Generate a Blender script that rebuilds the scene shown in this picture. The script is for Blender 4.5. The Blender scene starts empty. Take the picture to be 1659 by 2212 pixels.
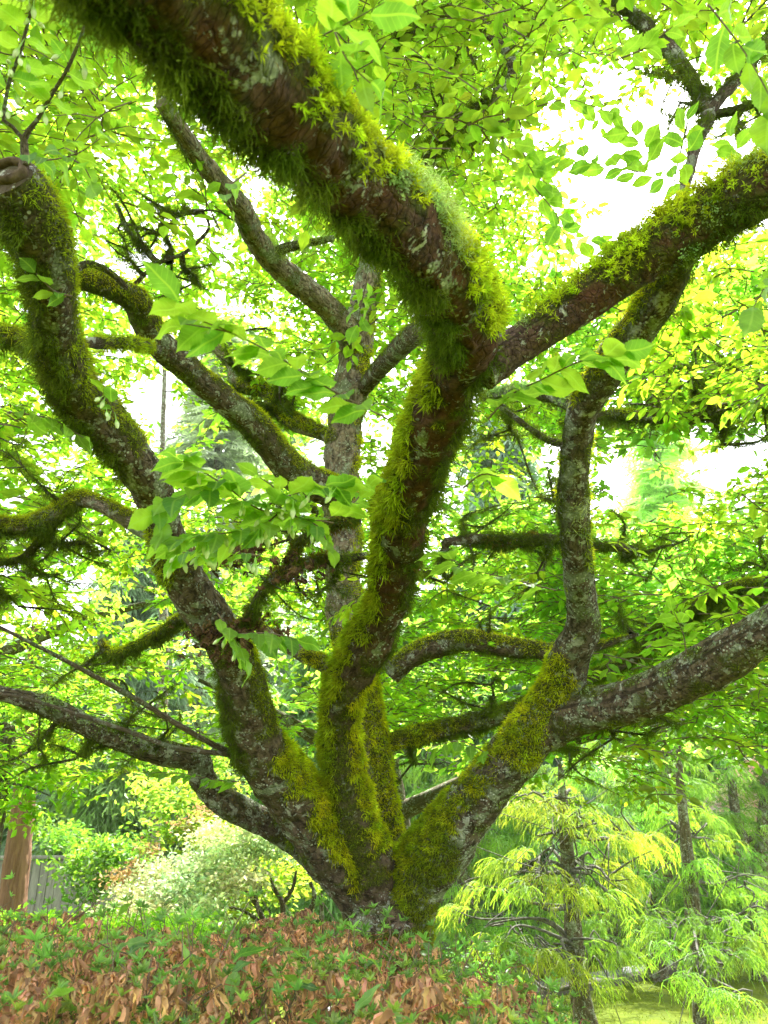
import bpy, math
import numpy as np
from mathutils import Vector, Matrix

# ------------------------------------------------------------------ camera, sky, sun, exposure
SC = bpy.context.scene
COL = SC.collection
PITCH = math.radians(23.0)
FOC, CX, CY = 1711.0, 829.5, 1106.0          # focal length and centre in the working units (1659 x 2212)
CAM = np.array([0.0, 0.0, 1.6])
RIGHT = np.array([1.0, 0, 0])
FWD = np.array([0, math.cos(PITCH), math.sin(PITCH)])
UPV = np.array([0, -math.sin(PITCH), math.cos(PITCH)])
cd = bpy.data.cameras.new('camera')
cam = bpy.data.objects.new('camera', cd)
COL.objects.link(cam)
cam.location = CAM
cam.rotation_euler = (math.pi / 2 + PITCH, 0, 0)
cd.sensor_fit = 'VERTICAL'
cd.sensor_height = 36
cd.lens = 36 * FOC / 2212
cd.clip_end = 600
cd.clip_start = 0.02
cd.dof.use_dof = True
cd.dof.focus_distance = 2.6
cd.dof.aperture_fstop = 9.0
SC.camera = cam

SUN_EL, SUN_AZ = 56.0, 18.0                   # azimuth from +Y towards +X
w = bpy.data.worlds.new('World')
SC.world = w
w.use_nodes = True
wn, wl = w.node_tree.nodes, w.node_tree.links
bg = wn['Background']
sky = wn.new('ShaderNodeTexSky')
sky.sky_type = 'NISHITA'
sky.sun_disc = False
sky.sun_elevation = math.radians(SUN_EL)
sky.sun_rotation = math.radians(SUN_AZ)
sky.air_density = 1.0
sky.dust_density = 3.0
hs = wn.new('ShaderNodeHueSaturation')
hs.inputs['Saturation'].default_value = 0.22
hs.inputs['Value'].default_value = 1.0
wl.new(sky.outputs[0], hs.inputs['Color'])
wl.new(hs.outputs[0], bg.inputs['Color'])
bg.inputs['Strength'].default_value = 0.15

sd = bpy.data.lights.new('sun', 'SUN')
sd.energy = 4.0
sd.angle = math.radians(0.6)
sd.color = (1.0, 0.97, 0.91)
sun = bpy.data.objects.new('sun', sd)
COL.objects.link(sun)
_e, _a = math.radians(SUN_EL), math.radians(SUN_AZ)
_d = Vector((math.sin(_a) * math.cos(_e), math.cos(_a) * math.cos(_e), math.sin(_e)))
sun.rotation_euler = _d.to_track_quat('Z', 'Y').to_euler()
sun.location = (10, 10, 25)

SC.view_settings.view_transform = 'Standard'
SC.view_settings.look = 'None'
SC.view_settings.gamma = 1
SC.view_settings.use_curve_mapping = False
SC.view_settings.exposure = 2.55
SC.render.engine = 'CYCLES'
SC.cycles.max_bounces = 9
SC.cycles.diffuse_bounces = 5
SC.cycles.transmission_bounces = 6
SC.cycles.glossy_bounces = 2
SC.cycles.caustics_reflective = False
SC.cycles.caustics_refractive = False
SC.cycles.sample_clamp_indirect = 6

# ------------------------------------------------------------------ helpers
R = np.random.default_rng(11)


def P(x, y, d):
    """point seen at (x, y) at depth d along the view axis"""
    x, y, d = np.asarray(x, float), np.asarray(y, float), np.asarray(d, float)
    return (CAM + d[..., None] * FWD + ((x - CX) / FOC * d)[..., None] * RIGHT
            + (-(y - CY) / FOC * d)[..., None] * UPV)


def PY(x, y, Y):
    """point seen at (x, y) at ground distance Y"""
    v = FWD + (x - CX) / FOC * RIGHT - (y - CY) / FOC * UPV
    return CAM + v * (Y / v[1])


def nrm(v):
    return v / np.maximum(np.linalg.norm(v, axis=-1, keepdims=True), 1e-9)


def _hash(ix, iy, iz, seed):
    h = (ix.astype(np.int64) * 374761393 + iy.astype(np.int64) * 668265263 + iz.astype(np.int64) * 2147483647 + seed * 974634777) & 0xFFFFFFFF
    h = ((h ^ (h >> 13)) * 1274126177) & 0xFFFFFFFF
    return ((h ^ (h >> 16)) & 0xFFFFFF) / float(0xFFFFFF)


def vnoise(p, scale=1.0, seed=0):
    """value noise in -1..1 at points p (n,3)"""
    q = np.asarray(p) * scale
    i = np.floor(q).astype(np.int64)
    f = q - i
    f = f * f * (3 - 2 * f)
    out = 0
    for dx in (0, 1):
        for dy in (0, 1):
            for dz in (0, 1):
                wgt = (f[:, 0] if dx else 1 - f[:, 0]) * (f[:, 1] if dy else 1 - f[:, 1]) * (f[:, 2] if dz else 1 - f[:, 2])
                out = out + wgt * _hash(i[:, 0] + dx, i[:, 1] + dy, i[:, 2] + dz, seed)
    return out * 2 - 1


def fbm(p, scale, seed=0, oct=3):
    a, s, o = 0.0, 1.0, 0.0
    for k in range(oct):
        o = o + s * vnoise(p, scale * 2 ** k, seed + k)
        a += s
        s *= 0.5
    return o / a


class Geo:
    """collects vertices, triangles / quads, per-vertex colours and uv for ONE mesh"""
    def __init__(self):
        self.V, self.F, self.C, self.U, self.n = [], [], [], [], 0

    def add(self, V, F, C=None, U=None):
        V = np.asarray(V, np.float32).reshape(-1, 3)
        F = np.asarray(F, np.int64)
        if C is None:
            C = np.ones((len(V), 3))
        C = np.broadcast_to(np.asarray(C, np.float32), (len(V), 3))
        if U is None:
            U = np.zeros((len(V), 2))
        self.V.append(V); self.F.append(F + self.n); self.C.append(C); self.U.append(np.asarray(U, np.float32))
        self.n += len(V)

    def mesh(self, name, mat, base=(0, 0, 0), smooth=False):
        V = np.concatenate(self.V) - np.asarray(base, np.float32)
        C = np.concatenate(self.C)
        U = np.concatenate(self.U)
        me = bpy.data.meshes.new(name)
        loops = np.concatenate([f.ravel() for f in self.F])
        sizes = np.concatenate([np.full(len(f), f.shape[1]) for f in self.F])
        me.vertices.add(len(V)); me.vertices.foreach_set('co', V.astype(np.float32).ravel())
        me.loops.add(len(loops)); me.loops.foreach_set('vertex_index', loops.astype(np.int32))
        me.polygons.add(len(sizes))
        me.polygons.foreach_set('loop_start', np.concatenate([[0], np.cumsum(sizes)[:-1]]).astype(np.int32))
        me.polygons.foreach_set('loop_total', sizes.astype(np.int32))
        me.polygons.foreach_set('use_smooth', np.full(len(sizes), smooth))
        me.update(calc_edges=True)
        a = me.color_attributes.new('tint', 'FLOAT_COLOR', 'POINT')
        a.data.foreach_set('color', np.concatenate([C, np.ones((len(C), 1))], 1).astype(np.float32).ravel())
        uv = me.uv_layers.new(name='UVMap')
        uv.data.foreach_set('uv', U[loops].astype(np.float32).ravel())
        me.materials.append(mat)
        return me


def link(name, me, parent=None, **props):
    o = bpy.data.objects.new(name, me)
    COL.objects.link(o)
    if parent is not None:
        o.parent = parent
    for k, v in props.items():
        o[k] = v
    return o


def root(name, loc, label, category, group=None):
    o = bpy.data.objects.new(name, None)
    COL.objects.link(o)
    o.location = loc
    o.empty_display_size = 0.2
    o['label'] = label
    o['category'] = category
    if group:
        o['group'] = group
    return o


def bake(T, O, X, Y, Z, S, tint=None):
    """copies of template T = (V, F, C, U) with frames X,Y,Z, origins O and scales S -> arrays for Geo.add"""
    V, F, C, U = T
    N, k = len(O), len(V)
    S = np.broadcast_to(np.asarray(S, float), (N,))
    W = (O[:, None, :] + S[:, None, None] * (V[None, :, 0:1] * X[:, None, :] + V[None, :, 1:2] * Y[:, None, :] + V[None, :, 2:3] * Z[:, None, :]))
    FF = (F[None] + (np.arange(N) * k)[:, None, None]).reshape(-1, F.shape[1])
    if tint is None:
        tint = np.ones((N, 3))
    CC = (C[None] * tint[:, None, :]).reshape(-1, 3)
    return W.reshape(-1, 3), FF, CC, np.tile(U, (N, 1))


def frame(X, Zhint):
    """orthonormal frames with X kept and Z near Zhint"""
    X = nrm(X)
    Y = nrm(np.cross(Zhint, X))
    Z = np.cross(X, Y)
    return X, Y, Z


def spline(pts, rads, step):
    """Catmull-Rom through pts; returns points, radii, control index"""
    pts = np.asarray(pts, float); rads = np.asarray(rads, float)
    n = len(pts)
    Pp = np.vstack([2 * pts[0] - pts[1], pts, 2 * pts[-1] - pts[-2]])
    Rr = np.concatenate([[rads[0]], rads, [rads[-1]]])
    op, orad, oi = [], [], []
    for i in range(n - 1):
        L = np.linalg.norm(pts[i + 1] - pts[i])
        m = max(1, int(round(L / step)))
        t = np.arange(m) / m
        a, b, c, d = Pp[i], Pp[i + 1], Pp[i + 2], Pp[i + 3]
        t_ = t[:, None]
        op.append(0.5 * ((2 * b) + (-a + c) * t_ + (2 * a - 5 * b + 4 * c - d) * t_ ** 2 + (-a + 3 * b - 3 * c + d) * t_ ** 3))
        ra, rb, rc, rd = Rr[i:i + 4]
        orad.append(np.maximum(0.5 * ((2 * rb) + (-ra + rc) * t + (2 * ra - 5 * rb + 4 * rc - rd) * t ** 2 + (-ra + 3 * rb - 3 * rc + rd) * t ** 3), 0.0004))
        oi.append(i + t)
    op.append(pts[-1:]); orad.append(rads[-1:]); oi.append([n - 1.0])
    return np.concatenate(op), np.concatenate(orad), np.concatenate(oi)


def tube(pts, rads, step, sides, lump=0.0, groove=0.0, seed=0, cap=True):
    """swept limb: returns V, F(quads), normals, control index per vertex, rings info"""
    c, r, idx = spline(pts, rads, step)
    T = nrm(np.gradient(c, axis=0))
    n = len(c)
    N = np.zeros_like(c)
    ref = np.array([0.0, 0, 1]) if abs(T[0, 2]) < 0.9 else np.array([1.0, 0, 0])
    N[0] = nrm(np.cross(T[0], ref))
    for i in range(1, n):
        v = N[i - 1] - T[i] * np.dot(N[i - 1], T[i])
        N[i] = v / max(np.linalg.norm(v), 1e-9)
    B = np.cross(T, N)
    a = np.linspace(0, 2 * np.pi, sides, endpoint=False)
    D = np.cos(a)[None, :, None] * N[:, None, :] + np.sin(a)[None, :, None] * B[:, None, :]
    base = (c[:, None, :] + D * r[:, None, None]).reshape(-1, 3)
    rr = np.repeat(r, sides)
    Dv = D.reshape(-1, 3)
    disp = np.zeros(len(base))
    if lump:
        sc = 0.9 / max(float(np.median(r)), 0.004)
        disp += rr * lump * fbm(base, sc * 0.55, seed, 2) + rr * lump * 0.45 * fbm(base, sc * 2.2, seed + 7, 2) + np.minimum(rr * 0.35, 0.011) * lump * 2.2 * fbm(base, 42.0, seed + 9, 3)
    if groove:
        arc = np.concatenate([[0], np.cumsum(np.linalg.norm(np.diff(c, axis=0), axis=1))])
        q = np.stack([np.repeat(arc, sides) * 9 / 1.0, np.tile(np.cos(a), n) * rr * 90, np.tile(np.sin(a), n) * rr * 90], 1)
        g = np.abs(fbm(q, 1.0, seed + 21, 2))
        disp += groove * (np.minimum(g * 3, 1) - 0.7)
    V = base + Dv * disp[:, None]
    i, j = np.meshgrid(np.arange(n - 1), np.arange(sides), indexing='ij')
    j2 = (j + 1) % sides
    F = np.stack([i * sides + j, i * sides + j2, (i + 1) * sides + j2, (i + 1) * sides + j], -1).reshape(-1, 4)
    U = np.stack([np.tile(a / (2 * np.pi), n), np.repeat(idx, sides)], 1)
    return dict(V=V, F=F, D=Dv, U=U, idx=np.repeat(idx, sides), c=c, r=r, T=T, sides=sides, n=n)


def add_tube(g, pts, rads, step=0.05, sides=5, C=None, **k):
    t = tube(pts, rads, step, sides, **k)
    g.add(t['V'], t['F'], C, t['U'])
    return t


# ------------------------------------------------------------------ materials
def new_mat(name):
    m = bpy.data.materials.new(name)
    m.use_nodes = True
    m.node_tree.nodes.clear()
    return m, m.node_tree.nodes, m.node_tree.links


def foliage_mat(name, col, trans, tw=0.45, rough=0.5, veins=False, spec=0.3, noise=35):
    m, n, l = new_mat(name)
    out = n.new('ShaderNodeOutputMaterial')
    at = n.new('ShaderNodeAttribute'); at.attribute_name = 'tint'
    geo = n.new('ShaderNodeNewGeometry')
    tex = n.new('ShaderNodeTexNoise'); tex.inputs['Scale'].default_value = noise
    l.new(geo.outputs['Position'], tex.inputs['Vector'])
    mr = n.new('ShaderNodeMapRange'); mr.inputs[1].default_value = 0.3; mr.inputs[2].default_value = 0.7
    mr.inputs[3].default_value = 0.8; mr.inputs[4].default_value = 1.2
    l.new(tex.outputs[0], mr.inputs[0])

    def tinted(c):
        a = n.new('ShaderNodeMix'); a.data_type = 'RGBA'; a.blend_type = 'MULTIPLY'; a.inputs[0].default_value = 1
        a.inputs[6].default_value = (*c, 1)
        l.new(at.outputs['Color'], a.inputs[7])
        b = n.new('ShaderNodeVectorMath'); b.operation = 'SCALE'
        l.new(a.outputs[2], b.inputs[0]); l.new(mr.outputs[0], b.inputs['Scale'])
        return b.outputs[0]
    c1, c2 = tinted(col), tinted(trans)
    bs = n.new('ShaderNodeBsdfPrincipled')
    bs.inputs['Roughness'].default_value = rough
    bs.inputs['Specular IOR Level'].default_value = spec
    tr = n.new('ShaderNodeBsdfTranslucent')
    if veins:
        uv = n.new('ShaderNodeUVMap'); uv.uv_map = 'UVMap'
        sx = n.new('ShaderNodeSeparateXYZ'); l.new(uv.outputs[0], sx.inputs[0])
        ab = n.new('ShaderNodeMath'); ab.operation = 'ABSOLUTE'; l.new(sx.outputs[1], ab.inputs[0])
        mid = n.new('ShaderNodeMapRange'); mid.inputs[1].default_value = 0.012; mid.inputs[2].default_value = 0.03
        mid.inputs[3].default_value = 1; mid.inputs[4].default_value = 0
        l.new(ab.outputs[0], mid.inputs[0])
        s1 = n.new('ShaderNodeMath'); s1.operation = 'MULTIPLY_ADD'; s1.inputs[1].default_value = -0.75
        l.new(ab.outputs[0], s1.inputs[0]); l.new(sx.outputs[0], s1.inputs[2])
        fr = n.new('ShaderNodeMath'); fr.operation = 'PINGPONG'; fr.inputs[1].default_value = 0.065
        l.new(s1.outputs[0], fr.inputs[0])
        sv = n.new('ShaderNodeMapRange'); sv.inputs[1].default_value = 0.0; sv.inputs[2].default_value = 0.011
        sv.inputs[3].default_value = 0.55; sv.inputs[4].default_value = 0
        l.new(fr.outputs[0], sv.inputs[0])
        mx = n.new('ShaderNodeMath'); mx.operation = 'MAXIMUM'
        l.new(mid.outputs[0], mx.inputs[0]); l.new(sv.outputs[0], mx.inputs[1])
        v1 = n.new('ShaderNodeMix'); v1.data_type = 'RGBA'
        l.new(mx.outputs[0], v1.inputs[0]); l.new(c1, v1.inputs[6]); v1.inputs[7].default_value = (col[0] * 2.6, col[1] * 1.9, col[2] * 2.5, 1)
        c1 = v1.outputs[2]
        v2 = n.new('ShaderNodeMix'); v2.data_type = 'RGBA'
        l.new(mx.outputs[0], v2.inputs[0]); l.new(c2, v2.inputs[6]); v2.inputs[7].default_value = (trans[0] * 1.25, trans[1] * 1.15, trans[2] * 1.3, 1)
        c2 = v2.outputs[2]
        bp = n.new('ShaderNodeBump'); bp.inputs['Strength'].default_value = 0.5; bp.inputs['Distance'].default_value = 0.002
        l.new(mx.outputs[0], bp.inputs['Height'])
        l.new(bp.outputs[0], bs.inputs['Normal'])
    l.new(c1, bs.inputs['Base Color'])
    l.new(c2, tr.inputs['Color'])
    ms = n.new('ShaderNodeMixShader'); ms.inputs[0].default_value = tw
    l.new(bs.outputs[0], ms.inputs[1]); l.new(tr.outputs[0], ms.inputs[2])
    l.new(ms.outputs[0], out.inputs['Surface'])
    return m


def bark_mat(name, dark, light, lichen=0.5, moss=(0.075, 0.085, 0.012), scale=1.0, stretch=5.0, red=(0.13, 0.055, 0.03), bump=0.009, redness=0.15):
    """bark with long fissures, reddish bare areas, crusty pale lichen and a green film where 'tint'.r says moss grows"""
    m, n, l = new_mat(name)
    out = n.new('ShaderNodeOutputMaterial')
    bs = n.new('ShaderNodeBsdfPrincipled'); bs.inputs['Roughness'].default_value = 0.9
    bs.inputs['Specular IOR Level'].default_value = 0.2
    l.new(bs.outputs[0], out.inputs['Surface'])
    geo = n.new('ShaderNodeNewGeometry')
    uv = n.new('ShaderNodeUVMap'); uv.uv_map = 'UVMap'

    def noise(sc, det=4, vec=None, rough=0.6, dist=0.0):
        t = n.new('ShaderNodeTexNoise'); t.inputs['Scale'].default_value = sc; t.inputs['Detail'].default_value = det
        t.inputs['Roughness'].default_value = rough; t.inputs['Distortion'].default_value = dist
        l.new(vec or geo.outputs['Position'], t.inputs['Vector'])
        return t.outputs[0]

    def rng(src, a, b, c=0.0, d=1.0):
        t = n.new('ShaderNodeMapRange'); t.inputs[1].default_value = a; t.inputs[2].default_value = b
        t.inputs[3].default_value = c; t.inputs[4].default_value = d
        l.new(src, t.inputs[0])
        return t.outputs[0]

    def mix(f, a, b):
        t = n.new('ShaderNodeMix'); t.data_type = 'RGBA'
        l.new(f, t.inputs[0])
        for s, v in ((6, a), (7, b)):
            if isinstance(v, tuple):
                t.inputs[s].default_value = (*v, 1)
            else:
                l.new(v, t.inputs[s])
        return t.outputs[2]

    def math2(op, a, b):
        t = n.new('ShaderNodeMath'); t.operation = op
        for s, v in ((0, a), (1, b)):
            if isinstance(v, (int, float)):
                t.inputs[s].default_value = v
            else:
                l.new(v, t.inputs[s])
        return t.outputs[0]
    mp = n.new('ShaderNodeMapping'); mp.inputs['Scale'].default_value = (26 * scale, stretch, 1)
    l.new(uv.outputs[0], mp.inputs['Vector'])
    fiss = noise(1.0, 5, mp.outputs[0], 0.65, 0.6)
    fine = noise(160 * scale, 4)
    c = mix(rng(fiss, 0.40, 0.58), dark, light)
    at = n.new('ShaderNodeAttribute'); at.attribute_name = 'tint'
    sp = n.new('ShaderNodeSeparateColor'); l.new(at.outputs['Color'], sp.inputs[0])
    if redness > 0.3:
        brown = mix(rng(fiss, 0.36, 0.62), (0.036, 0.026, 0.017), (0.185, 0.135, 0.092))
        c = mix(sp.outputs[1], brown, mix(rng(noise(7, 3), 0.42, 0.62, 0, redness), c, red))
    else:
        c = mix(rng(noise(7, 3), 0.5, 0.7, 0, redness), c, red)
    c = mix(rng(fine, 0.35, 0.75, 0.0, 0.35), c, tuple(0.55 * x for x in light))
    vor = n.new('ShaderNodeTexVoronoi'); vor.inputs['Scale'].default_value = 75
    l.new(geo.outputs['Position'], vor.inputs['Vector'])
    spots = math2('MULTIPLY', rng(vor.outputs['Distance'], 0.22, 0.30, 1, 0), rng(noise(9, 3), 0.62 - 0.18 * lichen, 0.68 - 0.18 * lichen))
    patch = rng(noise(9, 8, None, 0.72, 0.4), 0.63 - 0.10 * lichen, 0.645 - 0.10 * lichen)
    patch2 = rng(noise(24, 8, None, 0.75, 0.5), 0.62 - 0.07 * lichen, 0.635 - 0.07 * lichen)
    c = mix(patch, c, mix(rng(fine, 0.3, 0.7), (0.15, 0.18, 0.10), (0.33, 0.36, 0.25)))
    c = mix(math2('MAXIMUM', spots, math2('MULTIPLY', patch2, 0.85)), c, (0.52, 0.54, 0.45))
    film = math2('MULTIPLY', sp.outputs[0], rng(noise(55, 4), 0.3, 0.52))
    c = mix(film, c, mix(rng(fine, 0.3, 0.7), tuple(0.5 * x for x in moss), tuple(1.5 * x for x in moss)))
    l.new(c, bs.inputs['Base Color'])
    crk = n.new('ShaderNodeTexVoronoi'); crk.feature = 'DISTANCE_TO_EDGE'; crk.inputs['Scale'].default_value = 1.0
    mp2 = n.new('ShaderNodeMapping'); mp2.inputs['Scale'].default_value = (15 * scale, stretch * 1.6, 1); l.new(uv.outputs[0], mp2.inputs['Vector'])
    av = n.new('ShaderNodeVectorMath'); av.operation = 'ADD'; l.new(mp2.outputs[0], av.inputs[0])
    nv = n.new('ShaderNodeTexNoise'); nv.inputs['Scale'].default_value = 30; l.new(geo.outputs['Position'], nv.inputs['Vector']); l.new(nv.outputs['Color'], av.inputs[1])
    l.new(av.outputs[0], crk.inputs['Vector'])
    cr_ = rng(crk.outputs['Distance'], 0.0, 0.10)
    h = math2('ADD', math2('MULTIPLY', fiss, 1.0), math2('MULTIPLY', cr_, 0.5))
    h = math2('ADD', h, math2('MULTIPLY', fine, 0.25))
    h = math2('ADD', h, math2('MULTIPLY', math2('MAXIMUM', patch, patch2), 0.12))
    h = math2('ADD', h, math2('MULTIPLY', film, 0.4))
    bp = n.new('ShaderNodeBump'); bp.inputs['Strength'].default_value = 1.0; bp.inputs['Distance'].default_value = bump
    l.new(h, bp.inputs['Height']); l.new(bp.outputs[0], bs.inputs['Normal'])
    return m


def noise_mat(name, c1, c2, scale, rough=0.9, bump=0.0, detail=5, stretch=(1, 1, 1)):
    m, n, l = new_mat(name)
    out = n.new('ShaderNodeOutputMaterial')
    bs = n.new('ShaderNodeBsdfPrincipled'); bs.inputs['Roughness'].default_value = rough
    bs.inputs['Specular IOR Level'].default_value = 0.08
    l.new(bs.outputs[0], out.inputs['Surface'])
    geo = n.new('ShaderNodeNewGeometry')
    mp = n.new('ShaderNodeMapping'); mp.inputs['Scale'].default_value = stretch
    l.new(geo.outputs['Position'], mp.inputs['Vector'])
    t = n.new('ShaderNodeTexNoise'); t.inputs['Scale'].default_value = scale; t.inputs['Detail'].default_value = detail
    t.inputs['Roughness'].default_value = 0.65
    l.new(mp.outputs[0], t.inputs['Vector'])
    r = n.new('ShaderNodeMapRange'); r.inputs[1].default_value = 0.32; r.inputs[2].default_value = 0.68
    l.new(t.outputs[0], r.inputs[0])
    x = n.new('ShaderNodeMix'); x.data_type = 'RGBA'
    x.inputs[6].default_value = (*c1, 1); x.inputs[7].default_value = (*c2, 1)
    l.new(r.outputs[0], x.inputs[0])
    at = n.new('ShaderNodeAttribute'); at.attribute_name = 'tint'
    y = n.new('ShaderNodeMix'); y.data_type = 'RGBA'; y.blend_type = 'MULTIPLY'; y.inputs[0].default_value = 1
    l.new(x.outputs[2], y.inputs[6]); l.new(at.outputs['Color'], y.inputs[7])
    l.new(y.outputs[2], bs.inputs['Base Color'])
    if bump:
        bp = n.new('ShaderNodeBump'); bp.inputs['Strength'].default_value = 1; bp.inputs['Distance'].default_value = bump
        l.new(t.outputs[0], bp.inputs['Height']); l.new(bp.outputs[0], bs.inputs['Normal'])
    return m


M = dict(
    bark=bark_mat('bark', (0.036, 0.026, 0.017), (0.19, 0.14, 0.095), 0.8),
    bark_red=bark_mat('red_bark', (0.024, 0.014, 0.009), (0.115, 0.062, 0.038), 0.45, red=(0.15, 0.055, 0.026), redness=0.55),
    bark_grey=bark_mat('grey_bark', (0.075, 0.056, 0.040), (0.38, 0.295, 0.22), 0.7, red=(0.14, 0.09, 0.06)),
    bark_lichen=bark_mat('lichen_bark', (0.036, 0.028, 0.019), (0.19, 0.148, 0.104), 1.0),
    leaf_near=foliage_mat('near_leaf', (0.080, 0.175, 0.022), (0.42, 0.76, 0.045), 0.52, 0.42, veins=True, spec=0.4),
    leaf=foliage_mat('leaf', (0.085, 0.185, 0.020), (0.50, 0.84, 0.04), 0.6, 0.5),
    leaf_gold=foliage_mat('gold_leaf', (0.12, 0.22, 0.02), (0.47, 0.82, 0.08), 0.55, 0.5),
    moss=foliage_mat('moss', (0.185, 0.23, 0.014), (0.42, 0.50, 0.02), 0.35, 0.8, spec=0.1, noise=20),
    twig=noise_mat('twig', (0.10, 0.07, 0.045), (0.20, 0.16, 0.10), 60),
    green_twig=noise_mat('green_twig', (0.10, 0.12, 0.03), (0.18, 0.16, 0.06), 60),
)

# ------------------------------------------------------------------ leaf templates
def leaf_template(kind='mid', curl=0.0, seed=0):
    """leaf along +x, unit length, in the xy plane; returns V, F, C, U"""
    rr = np.random.default_rng(seed)
    if kind == 'far':
        V = np.array([[0, 0, 0], [0.45, 0.24, 0.05], [1, 0, -0.08], [0.45, -0.24, 0.05]])
        F = np.array([[0, 2, 1], [0, 3, 2]])
    elif kind == 'mid':
        V = np.array([[0, 0, 0], [0.28, 0.21, 0.05], [0.62, 0.22, 0.02], [1, 0, -0.12], [0.62, -0.22, 0.02], [0.28, -0.21, 0.05]])
        F = np.array([[0, 2, 1], [0, 3, 2], [0, 4, 3], [0, 5, 4]])
    else:
        x0 = np.array([0, 0.10, 0.22, 0.35, 0.48, 0.60, 0.71, 0.80, 0.88, 1.0])
        w0 = np.array([0.015, 0.10, 0.185, 0.235, 0.25, 0.238, 0.195, 0.125, 0.055, 0.0])
        xs = np.linspace(0, 1, 23)
        ws = np.interp(xs, x0, w0)
        ws = ws * (1 + 0.055 * np.where(np.arange(23) % 2, 1, -1) * (xs > 0.2) + 0.05 * rr.normal(size=23) * 0.6) * (0.85 + 0.35 * rr.random())
        n = len(xs)
        zc = -0.28 * (xs ** 2) * (0.6 + curl) + 0.03 * np.sin(xs * 9 + seed)
        fold = 0.22 + 0.2 * rr.random()
        wav = 0.025 * np.sin(xs * 16 + seed * 2)
        mid = np.stack([xs, 0.06 * np.sin(xs * 3 + seed), zc], 1)
        Lh = np.stack([xs, mid[:, 1] + ws * 0.5, zc + ws * fold * 0.45 + wav * 0.3], 1)
        Le = np.stack([xs - 0.01, mid[:, 1] + ws, zc + ws * fold * 0.6 + wav], 1)
        Rh = np.stack([xs, mid[:, 1] - ws * 0.5, zc + ws * fold * 0.45 - wav * 0.3], 1)
        Re = np.stack([xs - 0.01, mid[:, 1] - ws, zc + ws * fold * 0.6 - wav], 1)
        cols = [Re, Rh, mid, Lh, Le]
        V = np.stack(cols, 1).reshape(-1, 3)
        F = []
        for i in range(n - 1):
            for j in range(4):
                a = i * 5 + j
                F.append([a, a + 5, a + 6, a + 1])
        F = np.array(F)
        uvw = np.stack([-ws, -ws / 2, 0 * ws, ws / 2, ws], 1).reshape(-1)
        return V, F, np.ones((len(V), 3)), np.stack([V[:, 0], uvw], 1)
    return V, F, np.ones((len(V), 3)), V[:, :2].copy()


def spray_template(seed, kind='mid', nleaf=9, length=1.0, leaf=0.20, flat=0.35, double=True):
    """a leafy twig along +x (unit length), leaves alternate, plus side twigs; returns leaf template and twig template"""
    rr = np.random.default_rng(seed)
    LV, LF, LC, LU = leaf_template(kind)
    gl, gt = Geo(), Geo()
    lines = []
    bend = rr.uniform(-0.25, 0.25)
    main = np.array([[t, bend * t * t, 0.05 * math.sin(3 * t) - 0.12 * t * t] for t in np.linspace(0, length, 5)])
    lines.append((main, nleaf))
    if double:
        for s in (-1, 1):
            k = rr.uniform(0.2, 0.55)
            b = np.array([k, bend * k * k, -0.05 * k])
            a = s * rr.uniform(0.5, 0.9)
            L = rr.uniform(0.3, 0.5)
            lines.append((np.array([b, b + L * 0.5 * np.array([math.cos(a), math.sin(a), 0.03]), b + L * np.array([math.cos(a * 0.8), math.sin(a * 0.8), -0.03])]), max(3, nleaf // 2)))
    for line, nl in lines:
        seg = np.linspace(0.12, 1.0, nl)
        cum = np.linspace(0, 1, len(line))
        for q, s in enumerate(seg):
            o = np.array([np.interp(s, cum, line[:, k]) for k in range(3)])
            d = nrm(line[-1] - line[0])
            side = 1 if q % 2 else -1
            ang = side * rr.uniform(0.55, 1.1) * (0.15 if q == nl - 1 else 1)
            dx = np.array([d[0] * math.cos(ang) - d[1] * math.sin(ang), d[0] * math.sin(ang) + d[1] * math.cos(ang), rr.uniform(-0.55, 0.1)])
            nz = np.array([rr.normal() * flat, rr.normal() * flat, 1.0])
            X, Y, Z = frame(dx[None], nz[None])
            t = rr.uniform(0.7, 1.25)
            col = np.array([[t * rr.uniform(0.85, 1.25), t, t * rr.uniform(0.7, 1.2)]])
            gl.add(*bake((LV, LF, LC, LU), o[None], X, Y, Z, [leaf * rr.uniform(0.65, 1.15)], col))
        t = tube(line, np.linspace(0.010, 0.005, len(line)), 0.25, 3)
        gt.add(t['V'], t['F'])
    cat = lambda g: (np.concatenate(g.V).astype(float), np.concatenate(g.F), np.concatenate(g.C), np.concatenate(g.U))
    return cat(gl), cat(gt)


def star_frames(O, rr):
    n = len(O)
    a = rr.uniform(0, 2 * np.pi, n)
    return a


def place_sprays(gl, gt, temps, O, size, tint, rr, tilt=0.25, outward=None):
    """scatter spray templates at O"""
    n = len(O)
    which = rr.integers(0, len(temps), n)
    a = rr.uniform(0, 2 * np.pi, n)
    X = np.stack([np.cos(a), np.sin(a), rr.normal(0, tilt, n) - 0.05], 1)
    if outward is not None:
        X = nrm(X * 0.8 + outward)
    Z = np.stack([rr.normal(0, tilt, n), rr.normal(0, tilt, n), np.ones(n)], 1)
    X, Y, Z = frame(X, Z)
    S = size * rr.uniform(0.7, 1.3, n)
    for k, T_ in enumerate(temps):
        tl, tt = T_ if len(T_) == 2 else (T_, None)
        s = which == k
        if not s.any():
            continue
        gl.add(*bake(tl, O[s] - X[s] * S[s, None] * 0.5, X[s], Y[s], Z[s], S[s], tint[s]))
        if gt is not None and tt is not None:
            gt.add(*bake(tt, O[s] - X[s] * S[s, None] * 0.5, X[s], Y[s], Z[s], S[s]))


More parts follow.
